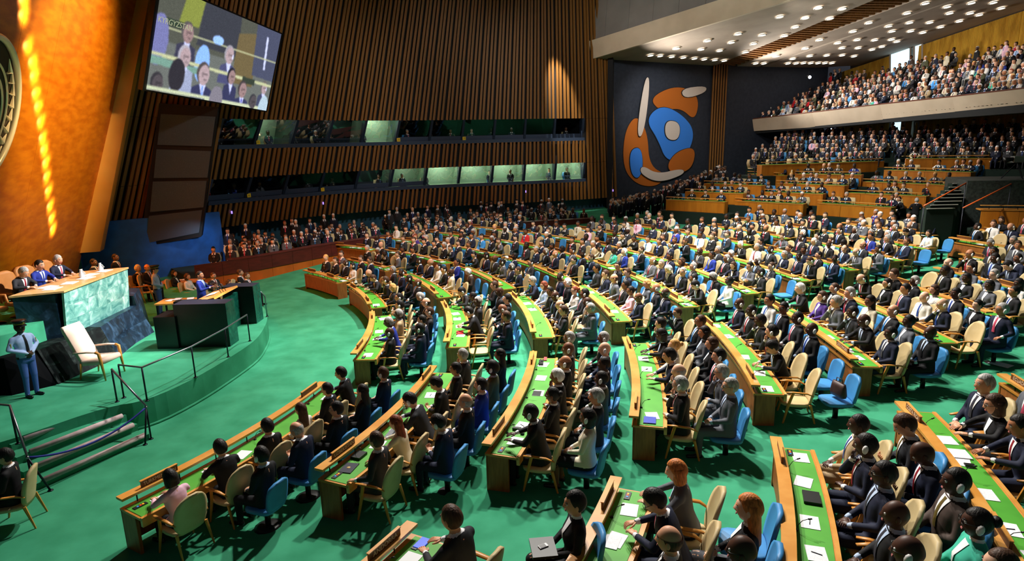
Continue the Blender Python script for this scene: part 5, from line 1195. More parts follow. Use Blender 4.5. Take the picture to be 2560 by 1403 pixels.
for s in SEATS:
    if s.get('none'): continue
    fz = dict(E=1.2 if s['kind'] == 'tan' else 1.25, D=(1.0, 1.06, 1.1, 1.1, 1.1, 1.1, 1.06)[min(s['n'], 6)], C=1.05 if s['n'] < 5 else 1.0).get(s['b'], 1.0)
    M = Matrix.Translation(s['p'] - Vector((0, 0, .6 * (fz - 1)))) @ Matrix.Rotation(math.radians(s['a']) + PI / 2 + random.uniform(-.12, .12), 4, 'Z')
    MC_ = M @ Matrix.Scale(PSC * fz, 4)
    put_chair(s['kind'], MC_, '%s chair, %s' % ('tan leather shell' if s['kind'] == 'tan' else 'light blue', seat_phrase(s).replace(s['kind'] + ' seat', 'chair')), 'tan armchairs at the desks' if s['kind'] == 'tan' else 'blue chairs behind the desks', s['d'] < 24)
    if not s['occ']: continue
    lk = dict(s['look']); desc = lk.pop('d', None)
    MP = M @ Matrix.Rotation(random.uniform(-.1, .1), 4, 'Z'); sc = random.uniform(.97, 1.03) * PSC * fz
    if ind < NPERS:
        base = desc or ('woman' if lk['fem'] else 'man') + ' in ' + {'black': 'dark', 'navy': 'dark', 'charcoal': 'dark'}.get(lk['suit'], {'shirtblue': 'pale blue', 'sky': 'blue'}.get(lk['suit'], lk['suit'])) + (' jacket' if lk['fem'] else ' suit')
        lk.setdefault('tie', random.randrange(7)); pose = lk.pop('pose'); hs = lk.pop('headset', False)
        o, HM = place_person(MP, pose, lk['fem'], lk['suit'], lk.get('trousers'), lk['skin'], lk['hairk'], lk['hairc'], lk['tie'], lk.get('shirt', 0 if random.random() < .8 else 1), hs, sc, glasses=random.random() < .2)
        if desc: lab = desc + ', ' + '%s row, %s' % (ORD[s['n']], BLOCKN[s['b']].replace(' from camera', ''))
        else: lab = base + ', ' + seat_phrase(s)
        tag(o, lab, 'person', 'delegates seated on the main floor'); ind += 1
    else: CROWD.append((MP @ Matrix.Scale(sc, 4), 'desk' if lk['pose'] in ('desk', 'write', 'wdesk') else 'lap', lk))
print('SEATS', len(SEATS), 'individual', ind, 'crowd', len(CROWD), 'last depth', s['d'])
# ------------------------------------------------------------------ side gallery below the booths
def gpt(t, off=0, z=0):
    L_ = [0]
    for a, b in zip(GAL[:-1], GAL[1:]): L_.append(L_[-1] + (b - a).length)
    t = min(max(t, 0), L_[-1] - 1e-4); k = max(i for i in range(len(L_) - 1) if L_[i] <= t); d_ = (GAL[k + 1] - GAL[k]).normalized(); p = GAL[k] + d_ * (t - L_[k]); n = Vector((-d_.y, d_.x, 0))
    return Vector((p.x + n.x * off, p.y + n.y * off, z))
GL = sum((b - a).length for a, b in zip(GAL[:-1], GAL[1:])); gap0 = sum((GAL[i + 1] - GAL[i]).length for i in range(3))
gal = struct(empty('gallery_front', gpt(gap0))); GM = Matrix.Translation(-gal.location)
def gseg(name, t0, t1, z0, z1, o0, o1, mtl, n):
    mb = MB(); vs = []
    for i in range(n + 1):
        t = t0 + (t1 - t0) * i / n; vs += [GM @ gpt(t, o0, z0), GM @ gpt(t, o1, z0), GM @ gpt(t, o1, z1), GM @ gpt(t, o0, z1)]
    mb.add(vs, [(4 * i + k, 4 * i + (k + 1) % 4, 4 * i + 4 + (k + 1) % 4, 4 * i + 4 + k) for i in range(n) for k in range(4)] + [(0, 3, 2, 1), (4 * n, 4 * n + 1, 4 * n + 2, 4 * n + 3)]); return mb.obj(name, mtl, gal)
t = 0; PW = 1.25
while t < GL - .1:
    t2 = min(t + PW, GL)
    if t < gap0 < t2: t2 = gap0
    if not (gap0 <= t < gap0 + .9):
        gseg('base_panel', t, t2 - .012, 0, .52, 0, .06, ORW, 2); gseg('mahogany_panel', t, t2 - .012, .53, 1.2, -.04, .06, REDW, 2)
    t = t2 if t2 > t else t + .1
    if gap0 <= t < gap0 + .9: t = gap0 + .9
for a_, b_ in ((1.6, gap0), (gap0 + .9, GL)): gseg('gallery_desk_top', a_, b_, 1.2, 1.24, -.06, .5, REDW, 24)
gseg('gallery_floor', 0, GL, -.1, .42, .07, 7.5, mat('gallery_carpet', '#16302a', .95), 30)
struct(strip('wall_gallery', s_of(-17.5), LEN, -.2, 2.2, -.9, mat('gallery_wall_blue', '#274a63', .5, '#35617a', 1.2, 8), 40))
# ------------------------------------------------------------------ orange fronted terraces at the back
TP = [[((1667, 492), (1810, 498), 1.85), ((1840, 495), (2007, 503), 1.85), ((2046, 500), (2227, 511), 1.85)],
      [((1715, 472), (1856, 477), 2.32), ((1892, 472), (2056, 478), 2.32), ((2104, 474), (2314, 483), 2.32)],
      [((1762, 452), (1902, 457), 2.75), ((1943, 451), (2110, 457), 2.78), ((2158, 447), (2375, 455), 2.88)],
      [((1871, 428), (1951, 432), 3.25), ((1990, 428), (2152, 430), 3.32), ((2213, 418), (2426, 423), 3.5)],
      [((1907, 406), (2210, 396), 3.95), ((2268, 390), (2478, 388), 4.18)]]
UNDER = []
BKD = Vector((.86, .51, 0))
tierslab = struct(empty('rear_terraces', (20, 38, 0)))
for ti, segs in enumerate(TP):
    for si, sg in enumerate(segs):
        z = sg[2]
        A, B = atz(*sg[0], z + .93), atz(*sg[1], z + .93); dd = (B - A).normalized(); nn = Vector((-dd.y, dd.x, 0)); nn = nn if nn.dot(BKD) > 0 else -nn; LL = (B - A).length
        q = [A - dd * .5 - nn * .2, B + dd * .5 - nn * .2, B + dd * .5 + nn * 2.3, A - dd * .5 + nn * 2.3]
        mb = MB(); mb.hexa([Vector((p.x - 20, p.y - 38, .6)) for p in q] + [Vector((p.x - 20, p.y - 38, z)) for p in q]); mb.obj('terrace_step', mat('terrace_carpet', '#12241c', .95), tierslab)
        o = empty('terrace_desk', Vector((A.x, A.y, z))); tag(o, 'straight orange-fronted desk, %s terrace up, %s desk from the left' % (ORD[ti], ORD[si]), 'desk', 'terrace desks at the back of the hall'); TMx = Matrix.Translation(-o.location)
        def tb(name, u0, u1, v0, v1, z0, z1, m_, par=None):
            f = lambda u, v, zz: TMx @ (Vector((A.x, A.y, z + zz)) + dd * u + nn * v); mb = MB(); mb.hexa([f(u0, v0, z0), f(u1, v0, z0), f(u1, v1, z0), f(u0, v1, z0), f(u0, v0, z1), f(u1, v0, z1), f(u1, v1, z1), f(u0, v1, z1)]); return mb.obj(name, m_, par or o)
        npn = max(2, round(LL / 1.3))
        for k in range(npn): tb('front_panel', LL * k / npn, LL * (k + 1) / npn - .015, 0, .05, .02, .70, ORANGE)
        tp_ = tb('desk_top', -.05, LL + .05, -.02, .6, .70, .75, WOOD); tb('writing_surface', .05, LL - .05, .12, .55, .75, .758, GREEN, tp_); le_ = tb('ledge', -.05, LL - .1, -.03, .12, .90, .94, LEDGE)
        tb('end_panel', -.05, 0, 0, .55, 0, .70, ORANGE); tb('end_panel', LL, LL + .05, 0, .55, 0, .70, ORANGE)
        for k in range(5): tb('ledge_post', LL * (k + .5) / 5, LL * (k + .5) / 5 + .02, .03, .05, .75, .90, DKMETAL, le_)
        ns = max(3, int(LL / .80))
        for rr_, off in ((0, .95), (1, 1.75)):
            for k in range(ns):
                if random.random() < (.88 if rr_ == 0 else .45): UNDER.append((Vector((A.x, A.y, z)) + dd * (LL * (k + .5) / ns + random.uniform(-.1, .1)) + nn * off, math.atan2(-nn.y, -nn.x) - PI / 2 + random.uniform(-.2, .2), 'desk' if rr_ == 0 else 'lap', 0))
# dark raked seating under the balcony
A, B = Vector((19.0, 51.0, 0)), Vector((31.5, 35.2, 0)); dd = (B - A).normalized(); nn = Vector((-dd.y, dd.x, 0)); nn = nn if nn.x > 0 else -nn
ub = struct(empty('under_balcony_seating', (28, 45, 0)))
for k in range(7):
    z = 4.25 + .29 * k; p0 = A + nn * (1.2 + 1.0 * k) - dd * .5; p1 = B + nn * (1.2 + 1.0 * k) + dd * 9
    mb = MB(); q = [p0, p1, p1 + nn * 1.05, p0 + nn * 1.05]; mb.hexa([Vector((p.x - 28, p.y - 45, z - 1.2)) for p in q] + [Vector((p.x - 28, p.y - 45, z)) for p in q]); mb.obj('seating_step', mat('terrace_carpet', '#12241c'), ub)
    LL = (p1 - p0).length; u = .5
    while u < LL:
        if random.random() < .8: UNDER.append((Vector((p0.x, p0.y, z)) + dd * u + nn * .5, math.atan2(-nn.y, -nn.x) - PI / 2 + random.uniform(-.25, .25), 'lap', 1))
        u += random.uniform(.6, .9)
# standing crowd below the painting, on side steps
side = struct(empty('side_steps', (12, 47, 0))); prev = None
for k in range(9):
    x = 1540 + 33 * k; y = np.interp(x, [1540, 1640, 1720, 1830], [505, 482, 452, 412]); D_ = np.interp(x, [1540, 1830], [45.5, 48.5])
    pa, pb_ = atD(x - 18, y, D_), atD(x + 18, y, D_ + .3); z = (pa.z + pb_.z) / 2 - 1.72
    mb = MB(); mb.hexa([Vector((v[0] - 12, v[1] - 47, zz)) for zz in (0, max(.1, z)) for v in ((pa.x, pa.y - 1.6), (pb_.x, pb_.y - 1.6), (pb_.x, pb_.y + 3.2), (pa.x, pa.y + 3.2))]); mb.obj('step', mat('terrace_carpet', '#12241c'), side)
    for q in range(9):
        px = x + random.uniform(-16, 16); dp = random.uniform(-1.4, 2.4); p = atD(px, y, D_ + dp); UNDER.append((Vector((p.x, p.y, max(.1, z))), random.uniform(1.2, 2.6), 'stand', 1))
# gallery audience
for k, off in enumerate((.95, 2.0, 3.05, 4.1, 5.1)):
    t = 1.2 + .3 * k
    while t < GL - .5:
        p = gpt(t, off, .42)
        if not (abs(t - gap0 - .45) < .7) and random.random() < .86 and p.y < np.polyval(cf, min(p.x, 8)) + .3:
            st = 'stand' if (k >= 3 and random.random() < .55) else 'lap'
            UNDER.append((p, math.atan2(-(p.y - 18), -11 - p.x) - PI / 2 + random.uniform(-.4, .6), st, 1 if k else 0))
        t += random.uniform(.68, .95)
# balcony audience
for k in range(BR_):
    for i in range(56):
        tt = (i + random.uniform(.1, .9)) / 56; p = pw(btop, tt); q = Vector((p.x + .9 + k * 1.0, p.y + .37 + k * .35, p.z - .75 + k * .42))
        if abs((tt * 5.0) % 1.25 - .62) < .07 or random.random() < .12: continue
        UNDER.append((q, PI / 2 + random.uniform(-.3, .3) + .15, 'lap' if k < 7 or random.random() < .6 else 'stand', 2))
# booth staff
for s_ in np.linspace(sA + 1, sB - 1, 17):
    for (zz, pr) in ((ZS1 - .6, .8), (ZS2 - .6, .7)):
        if random.random() < pr: p = wp(s_, zz, -1.2); n = wnorm(s_); UNDER.append((p, math.atan2(n.y, n.x) - PI / 2 + random.uniform(-.5, .5), 'lap', 0))
# ------------------------------------------------------------------ the far crowd as one object
CM = []; CI = {}
def ci(m_):
    if m_.name not in CI: CI[m_.name] = len(CM); CM.append(m_)
    return CI[m_.name]
LOW = {}
def lowmesh(pose):
    if pose not in LOW:
        mb, HM = build_body('low', POSES[pose], False, .058, True)
        vs = np.array([tuple(v) for v in mb.v]); nb_ = len(mb.v)
        hb = MB(); hb.ball((0, -.012, .028), (.086, .104, .108), 8, 5, 9, HM)
        # hair cap: only upper/back faces
        fs, ms_ = list(mb.f), list(mb.m); hv = np.array([tuple(v) for v in hb.v]); iv = HM.inverted()
        for f in hb.f:
            c = iv @ (sum((hb.v[i] for i in f), Vector()) / len(f))
            if c.z > .045 or (c.y < -.02 and c.z > -.06): fs.append([i + nb_ for i in f]); ms_.append(9)
        LOW[pose] = (np.vstack([vs, hv]), fs, ms_)
    return LOW[pose]
AV, AF, AM = [], [], []; base = 0
def add_low(M, pose, lk):
    global base
    vs, fs, ms_ = lowmesh(pose); A_ = np.array(M); AV.append(vs @ A_[:3, :3].T + A_[:3, 3])
    tb_ = {0: ci(SKIN[lk['skin']]), 1: ci(SUIT[lk['suit']]), 2: ci(SHIRT[0]), 3: ci(TIE[lk.get('tie', 0)]), 4: ci(SUIT[lk['suit'] if not lk['fem'] else 'black']), 5: ci(SHOE), 9: ci(HAIR[lk['hairc']] if lk['hairk'] else SKIN[lk['skin']])}
    for f, m_ in zip(fs, ms_): AF.append([i + base for i in f]); AM.append(tb_[m_])
    base += len(vs)
for M, pose, lk in CROWD: lk['tie'] = random.randrange(7); add_low(M, pose, lk)
for p, rz, pose, dress in UNDER:
    lk = rlook(); lk['tie'] = random.randrange(7)
    if dress == 2 and random.random() < .32: lk['suit'] = random.choice(['white', 'cream', 'grey', 'red', 'sky', 'tan', 'pink', 'brown', 'shirtblue', 'olive', 'white'])
    if dress == 1 and random.random() < .8: lk['suit'] = random.choice(['black', 'black', 'charcoal', 'navy'])  # dark suits put the shade under the balcony into the clothes
    add_low(Matrix.Translation(p) @ Matrix.Rotation(rz, 4, 'Z') @ Matrix.Scale(1.08, 4), pose, lk)
me = bpy.data.meshes.new('crowd'); V_ = np.vstack(AV)
lens = np.array([len(f) for f in AF], np.int32); flat = np.concatenate([np.array(f, np.int32) for f in AF])
me.vertices.add(len(V_)); me.vertices.foreach_set('co', V_.astype(np.float32).ravel()); me.loops.add(len(flat)); me.loops.foreach_set('vertex_index', flat)
me.polygons.add(len(lens)); st_ = np.concatenate([[0], np.cumsum(lens)[:-1]]).astype(np.int32); me.polygons.foreach_set('loop_start', st_); me.polygons.foreach_set('loop_total', lens)
for q in CM: me.materials.append(q)
me.polygons.foreach_set('material_index', np.array(AM, np.int32)); me.polygons.foreach_set('use_smooth', np.ones(len(lens), bool)); me.update(calc_edges=True); me.validate()
co = link('crowd', me); tag(co, 'distant crowd of delegates and spectators filling the far rows, gallery and balcony', 'crowd', kind='stuff')
print('CROWD', len(UNDER) + len(CROWD), 'faces', len(lens))
# chairs of the terraces and gallery, too many and small to tell apart
mbs = MB(); ms2 = [TAN, BLUE]
for p, rz, pose, dress in UNDER:
    if pose == 'stand' or dress == 2: continue
    M = Matrix.Translation(p) @ Matrix.Rotation(rz, 4, 'Z') @ Matrix.Scale(1.08, 4); mi = 0 if random.random() < .7 else 1; mbs.smooth = True
    pr = [(-.2, .45), (.2, .45), (.25, .75), (.17, .98), (-.17, .98), (-.25, .75)]
    mbs.add([(x, -.22 - .2 * (z_ - .45), z_) for x, z_ in pr] + [(x, -.27 - .2 * (z_ - .45), z_) for x, z_ in pr], [(0, 1, 2, 3, 4, 5), (11, 10, 9, 8, 7, 6)] + [(i, (i + 1) % 6, 6 + (i + 1) % 6, 6 + i)[::-1] for i in range(6)], M, mi)
    mbs.box((0, .03, .42), (.46, .46, .06), M, mi)
tag(mbs.obj('far_chairs', ms2), 'tan and blue chairs of the far terraces and gallery', 'chairs', kind='stuff')
# ------------------------------------------------------------------ dais people
def man_at(x, y, zfl, hz, rz, pose, label, **k):
    p = atz(x, y, zfl + hz - (.05 if pose not in ('speak', 'stand') else 0)); M = Matrix.Translation((p.x, p.y, zfl)) @ Matrix.Rotation(rz, 4, 'Z')
    ks = dict(fem=False, suit='navy', trousers=None, skin=1, hairk='short', hairc='brown', tie=0, shirt=0, headset=False, scale=1.1); ks.update(k)
    o, HM = place_person(M, pose, **ks); tag(o, label, 'person'); return o, HM, M
EX = mat('leather_brown', '#b5763c', .5, '#a8692f', 4, 3)
def exec_chair(M, label):
    o = empty('leather_armchair', M.translation); o.matrix_world = M
    mb = MB(); shell(mb, .30, .42, 1.15, .12, .02, 4.5, .16, -.26); mb.obj('backrest', EX, o)
    mb = MB(); mb.smooth = True; mb.loft([[V(math.copysign(abs(math.cos(t)) ** .5, math.cos(t)) * .28 * s, .03 + math.copysign(abs(math.sin(t)) ** .5, math.sin(t)) * .28 * s, z_) for t in np.linspace(0, 2 * PI, 17)[:-1]] for s, z_ in ((.85, .29), (1, .32), (1, .39), (.88, .402))]); mb.obj('seat', EX, o)
    for s in (-1, 1):
        mb = MB(); mb.smooth = True; mb.tube([(s * .30, -.2, .40), (s * .31, -.18, .64), (s * .31, .15, .66), (s * .30, .2, .42)], .03, 8); mb.obj('armrest', EX, o)
    mb = MB(); mb.smooth = True; mb.tube([(0, 0, .35), (0, 0, .05)], .05, 10); mb.tube([(0, 0, .06), (0, 0, 0)], [.12, .28], 12); mb.obj('pedestal', BLACK, o)
    tag(o, label, 'chair'); return o
for i, (x, y, pz, lab, kw) in enumerate([(92, 690, 'write', 'man in dark suit reading papers, nearest at the presidium desk', dict(suit='charcoal', hairc='grey')), (122, 667, 'desk', 'man in bright blue suit, middle of three at the presidium desk', dict(suit='blue', hairc='black', shirt=0, tie=1)), (160, 650, 'desk', 'man in dark suit with pink tie, farthest at the presidium desk', dict(suit='navy', hairc='grey', tie=3))]):
    M = Matrix.Translation((-13.85 - .05 * i, 16.95 + .82 * i, 2.15)) @ Matrix.Rotation(-PI / 2 - .1, 4, 'Z'); ks = dict(fem=False, skin=1, hairk='short', scale=1.1); ks.update(kw)
    o, HM = place_person(M, pz, **ks); tag(o, lab, 'person')
    exec_chair(M @ Matrix.Scale(1.1, 4), 'brown leather armchair of the presidium, %s from the camera' % ORD[i + 1])
exec_chair(Matrix.Translation((-14.0, 16.1, 2.15)) @ Matrix.Rotation(-PI / 2 - .2, 4, 'Z') @ Matrix.Scale(1.1, 4), 'empty brown leather armchair at the near end of the presidium desk')
sp_o, HM, M = man_at(497, 690, zp, 1.70, -PI / 2 + .15, 'speak', 'speaker in navy suit gesturing at the wooden lectern', suit='blue', skin=2, hairk='crop', hairc='black', tie=4, scale=1.06)
CAPM = cap_mesh(); SHP = mat('badge_gold', '#d8b040', .4, metal=.5)
for (x, y, rz, lab, skn, scg) in ((403, 786, -PI / 2 + .25, 'uniformed guard in pale blue shirt and peaked cap behind the speaker', 1, 1.03), (84, 990, -PI / 2 - .35, 'uniformed guard in peaked cap standing beside the beige armchair', 4, 1.10)):
    p = atz(x, y, zp); M = Matrix.Translation(p) @ Matrix.Rotation(rz, 4, 'Z')
    o, HM = place_person(M, 'guard', False, 'shirtblue', 'guardblue', skn, 'crop', 'black', 6, 1, False, scg); tag(o, lab, 'person')
    link('peaked_cap', CAPM, o, HM)
    mb = MB(); mb.smooth = True; mb.loft([[V(.182 * math.cos(q), .133 * math.sin(q), z_) for q in np.linspace(0, 2 * PI, 19)[:-1]] for z_ in (.925, .975)], True, False); mb.obj('belt', SHOE, o)
    for s in (-1, 1):
        mb = MB(); mb.box((s * .262, .0, 1.27), (.012, .07, .09)); mb.obj('shoulder_patch', SHP, o)
staff = [(345, 672, 'man with white hair seated behind the dark stone wall', dict(hairc='white', hairk='full', suit='black')), (368, 670, 'balding man seated between white-haired man and guard', dict(hairk='fringe', suit='black')), (435, 682, 'woman in black holding a phone before the blue wall', dict(fem=True, hairk='bob', hairc='black', suit='black', pose='wlap')), (468, 690, 'woman in white blouse at the staff table', dict(fem=True, hairk='bob', hairc='brown', suit='white', pose='wlap')), (533, 690, 'man in dark suit seated left of the wooden gallery base', dict(suit='charcoal', hairk='crop')), (600, 682, 'man in black suit smiling beside the far rostrum wing', dict(suit='black', hairc='brown')), (617, 690, 'person with dark hair beside the smiling man', dict(suit='black')), (572, 706, 'woman with black hair behind the lectern', dict(fem=True, hairk='bob', pose='wlap')), (537, 712, 'woman in dark jacket facing the rostrum', dict(fem=True, hairk='bun', pose='wlap'))]
for x, y, lab, kw in staff:
    pose = kw.pop('pose', 'lap'); q = atz(x, y, zp + 1.36); onp = x < 400
    zz = zp if onp else 0; q = atz(x, y, zz + 1.36); zz = zz if onp else zf(q.x, q.y)
    man_at(x, y, zz, 1.36, -PI / 2 + random.uniform(-.4, .2), pose, lab, **kw)
    M = Matrix.Translation((q.x, q.y, zz)) @ Matrix.Rotation(-PI / 2, 4, 'Z') @ Matrix.Scale(1.1, 4); put_chair('tan', M, 'tan chair under the ' + lab, None, False)
# two men standing behind the presidium before the blue wall
for x, y, lab in ((289, 648, 'dark figure standing before the blue wall behind the presidium'), (235, 662, 'dark-haired figure seated beyond the presidium papers')):
    man_at(x, y, zp, 1.72 if x > 250 else 1.7, -PI / 2, 'stand', lab, suit='black', skin=3, hairk='crop', hairc='black')
# standing people among the rows
for x, y, hz, lab, kw in ((2248, 497, 1.72, 'man in black suit standing in the aisle by the terraces', dict(suit='black', rz=1.9)), (2292, 500, 1.72, 'grey-haired man standing with his back to the aisle', dict(suit='black', hairc='grey', rz=-.4)), (2376, 500, 1.72, 'bald man in dark suit standing by the orange handrail', dict(suit='charcoal', hairk=None, rz=1.8)), (2400, 505, 1.72, 'man in black suit standing between the handrails', dict(suit='black', skin=4, rz=1.7)), (2443, 503, 1.75, 'grey-haired man standing with clasped hands by the granite block', dict(suit='black', hairc='grey', rz=1.7))):
    rz = kw.pop('rz'); r_ = ray(x, y); p = None
    for D_ in np.linspace(20, 45, 400):
        q = atD(x, y, D_)
        if q.z - hz <= zf(q.x, q.y): p = q; break
    M = Matrix.Translation((p.x, p.y, zf(p.x, p.y))) @ Matrix.Rotation(rz, 4, 'Z'); ks = dict(suit='black', skin=1, hairk='short', hairc='black', scale=1.04); ks.update(kw)
    o, HM = place_person(M, 'clasp', **ks); tag(o, lab, 'person')
# photographer kneeling in the aisle with a long lens
for D_ in np.linspace(12, 30, 400):
    q = atD(1700, 792, D_)
    if q.z - 1.2 <= zf(q.x, q.y): break
M = Matrix.Translation((q.x, q.y, zf(q.x, q.y))) @ Matrix.Rotation(PI / 2 + .1, 4, 'Z'); o, HM = place_person(M, 'camera', False, 'charcoal', None, 1, 'short', 'brown', 2, 0, False, 1.1); tag(o, 'photographer in dark suit aiming a long lens camera', 'person')
pc = M @ HM; o = empty('photo_camera', (M @ Matrix.Scale(1.1, 4) @ HM) @ Vector((0, .16, 0))); o.rotation_euler = (0, 0, PI / 2 + .1); tag(o, 'black camera with long telephoto lens held by the photographer', 'camera')
mb = MB(); mb.box((0, 0, -.02), (.15, .09, .12)); mb.box((0, 0, .06), (.06, .07, .05)); mb.obj('camera_body', BLACK, o)
mb = MB(); mb.smooth = True; mb.tube([(0, .04, 0), (0, .16, 0), (0, .18, 0), (0, .34, -.01)], [.038, .038, .05, .055], 14); mb.obj('lens', BLACK, o)
put_chair('tan', M @ Matrix.Scale(1.1, 4), 'tan chair the photographer sits on in the aisle', None, False)
# woman with case on her lap, left of the near desk; figure at the left edge
for x, y, rz, pose, lab, kw, ck in ((1437, 1282, PI / 2 + .1, 'wlap', 'woman with curly black hair, folder on her lap, by near desk ledge', dict(fem=True, suit='black', hairk='full', hairc='black'), 'blue'), (12, 1140, 1.9, 'lap', 'dark figure in tan chair at the left edge of the floor', dict(fem=False, suit='black', hairk='short', hairc='black'), 'tan')):
    zz = 1.36; q = atz(x, y, zz); fl_ = zf(q.x, q.y); q = atz(x, y, zz + fl_); M = Matrix.Translation((q.x, q.y, fl_)) @ Matrix.Rotation(rz, 4, 'Z')
    o, HM = place_person(M, pose, kw['fem'], kw['suit'], None, 1, kw['hairk'], kw['hairc'], 0, 0, False, 1.3 if ck == 'blue' else 1.13); tag(o, lab, 'person')
    put_chair(ck, M @ Matrix.Scale(1.3 if ck == 'blue' else 1.13, 4), ck + ' chair under the ' + lab.split(',')[0], None, True)
    if ck == 'blue':
        c = M @ Vector((0, .44, .84)); mb = MB(); mb.box((0, 0, .02), (.42, .34, .04)); f = mb.obj('leather_folder', BLACK, None, Matrix.Translation(c) @ Matrix.Rotation(rz, 4, 'Z')); tag(f, 'black leather folder on the curly-haired woman\'s lap', 'folder')
        mb = MB(); mb.box((0, 0, .008), (.07, .13, .014)); mb.box((0, .01, .016), (.06, .09, .003), mi=1); mb.m = [0] * 6 + [1] * 6; f = mb.obj('mobile_phone', [PAPER, BLACK], None, Matrix.Translation(c + Vector((0, 0, .042))) @ Matrix.Rotation(rz + .4, 4, 'Z')); tag(f, 'white mobile phone lying on the black folder', 'phone')
# ------------------------------------------------------------------ beige armchair on the dais
BEI = mat('armchair_beige', '#dcc0ac', .6, '#d4b6a1', 3, 2)
c = atz(246, 950, zp); o = empty('beige_armchair', (-11.15, 15.85, zp), -PI / 2 - .12); o.scale = (1.12,) * 3; tag(o, 'high-backed beige armchair with wooden arms standing on the dais', 'chair')
mb = MB(); mb.smooth = False; 
def slab(mb, p0, p1, w, th):
    p0, p1 = V(*p0), V(*p1); d_ = (p1 - p0).normalized(); n_ = V(0, -d_.z, d_.y); a_ = V(w / 2, 0, 0)
    rings = []
    for t_ in np.linspace(0, 1, 8): q = p0.lerp(p1, t_); k_ = 1 - .10 * (t_ in (0., 1.)); rings.append([q - a_ * k_ - n_ * th / 2 * k_, q - a_ - n_ * th * .2, q - a_ * k_ + n_ * th / 2 * k_, q + a_ * k_ + n_ * th / 2 * k_, q + a_ - n_ * th * .2, q + a_ * k_ - n_ * th / 2 * k_])
    mb.smooth = True; mb.loft(rings)
slab(mb, (0, -.22, .40), (0, -.60, 1.28), .54, .09); mb.obj('backrest', BEI, o)
mb = MB(); slab(mb, (0, -.28, .40), (0, .36, .46), .56, .12); mb.obj('seat', BEI, o)
for s in (-1, 1):
    mb = MB(); mb.smooth = True; mb.tube([(s * .31, -.36, .66), (s * .32, .0, .70), (s * .32, .22, .70)], [.035, .04, .036], 8, flat=.6); mb.obj('armrest', BEI, o)
    mb = MB(); mb.smooth = True; mb.tube([(s * .32, .22, .70), (s * .32, .30, .67), (s * .31, .32, .45), (s * .31, .36, 0)], [.032, .036, .034, .016], 8); mb.obj('leg', ARMW, o)
    mb = MB(); mb.smooth = True; mb.tube([(s * .27, -.24, .40), (s * .28, -.32, 0)], [.03, .016], 8); mb.obj('leg', ARMW, o)
# ------------------------------------------------------------------ things lying on the desks
random.seed(21); npap = 0
def on_desk(b, n, f, rho, extra=0):
    a0_, a1_ = SPANS[b, n]; r = R0 + DR * n; a = a0_ + (a1_ - a0_) * f; return polar(r + rho, a, SL * (r - R0) + .7545 + extra), math.radians(a) + PI / 2
for (b, n), (a0_, a1_) in SPANS.items():
    if n > 6 and b not in 'CD': continue
    for i in range(6):
        pr = .75 if (b in 'ED' and n < 6) else .5
        if random.random() > pr: continue
        p, rz = on_desk(b, n, (i + random.uniform(.3, .7)) / 6, random.uniform(.30, .42))
        o = sheet(p, .25, .33, rz + PI / 2 + random.uniform(-.25, .25), mt=random.choice([PAPER, PAPERP]), th=.006); npap += 1
        tag(o, 'white paper sheet before %s seat from near end, %s row, %s' % (ORD[i], ORD[n], BLOCKN[b].replace(' from camera', '')), 'paper', 'papers on the delegate desks')
        if random.random() < .3 and b in 'ED':
            q = p + Vector((0, 0, .0065)); mb = MB(); mb.smooth = True; mb.tube([(-.07, 0, .005), (.06, 0, .005), (.07, 0, .005)], [.0055, .0055, .002], 6); g = mb.obj('ballpoint_pen', mat('pen_dark', '#14182c', .4), None, Matrix.Translation(q) @ Matrix.Rotation(random.uniform(0, 3), 4, 'Z')); tag(g, 'dark pen on the paper before %s seat, %s row, %s' % (ORD[i], ORD[n], BLOCKN[b].replace(' from camera', '')), 'pen')
# laptop in front of the auburn-haired woman
p, rz = on_desk('D', 1, .36, .40); o = empty('laptop', p, rz + PI + .1); o.scale = (1.15,) * 3; tag(o, 'open silver laptop with blue screen on the second row desk', 'laptop')
mb = MB(); mb.box((0, 0, .012), (.36, .25, .022)); mb.obj('base', METAL, o); mb = MB(); mb.box((0, .03, .0245), (.30, .11, .004)); mb.obj('keyboard', BLACK, o)
Mx = Matrix.Translation((0, .125, .02)) @ Matrix.Rotation(-.32, 4, 'X'); mb = MB(); mb.box((0, 0, .13), (.36, .012, .25)); mb.obj('lid', BLACK, o, Mx); mb = MB(); mb.box((0, -.008, .13), (.33, .003, .215)); mb.obj('display', mat('laptop_blue', '#1c3fae', .3, emit=.8), o, Mx)
p, rz = on_desk('D', 1, .09, .30); mb = MB(); mb.box((0, 0, .008), (.34, .25, .016)); o = mb.obj('document_folder', mat('folder_navy', '#12162e', .5), None, Matrix.Translation(p) @ Matrix.Rotation(rz + PI + .15, 4, 'Z')); tag(o, 'navy document folder with gold crest at the near desk end', 'folder')
mb = MB(); mb.smooth = True; mb.tube([(0, 0, .0165), (0, 0, .018)], .035, 16); mb.obj('gold_crest', mat('crest_gold', '#c8a868', .4), o)
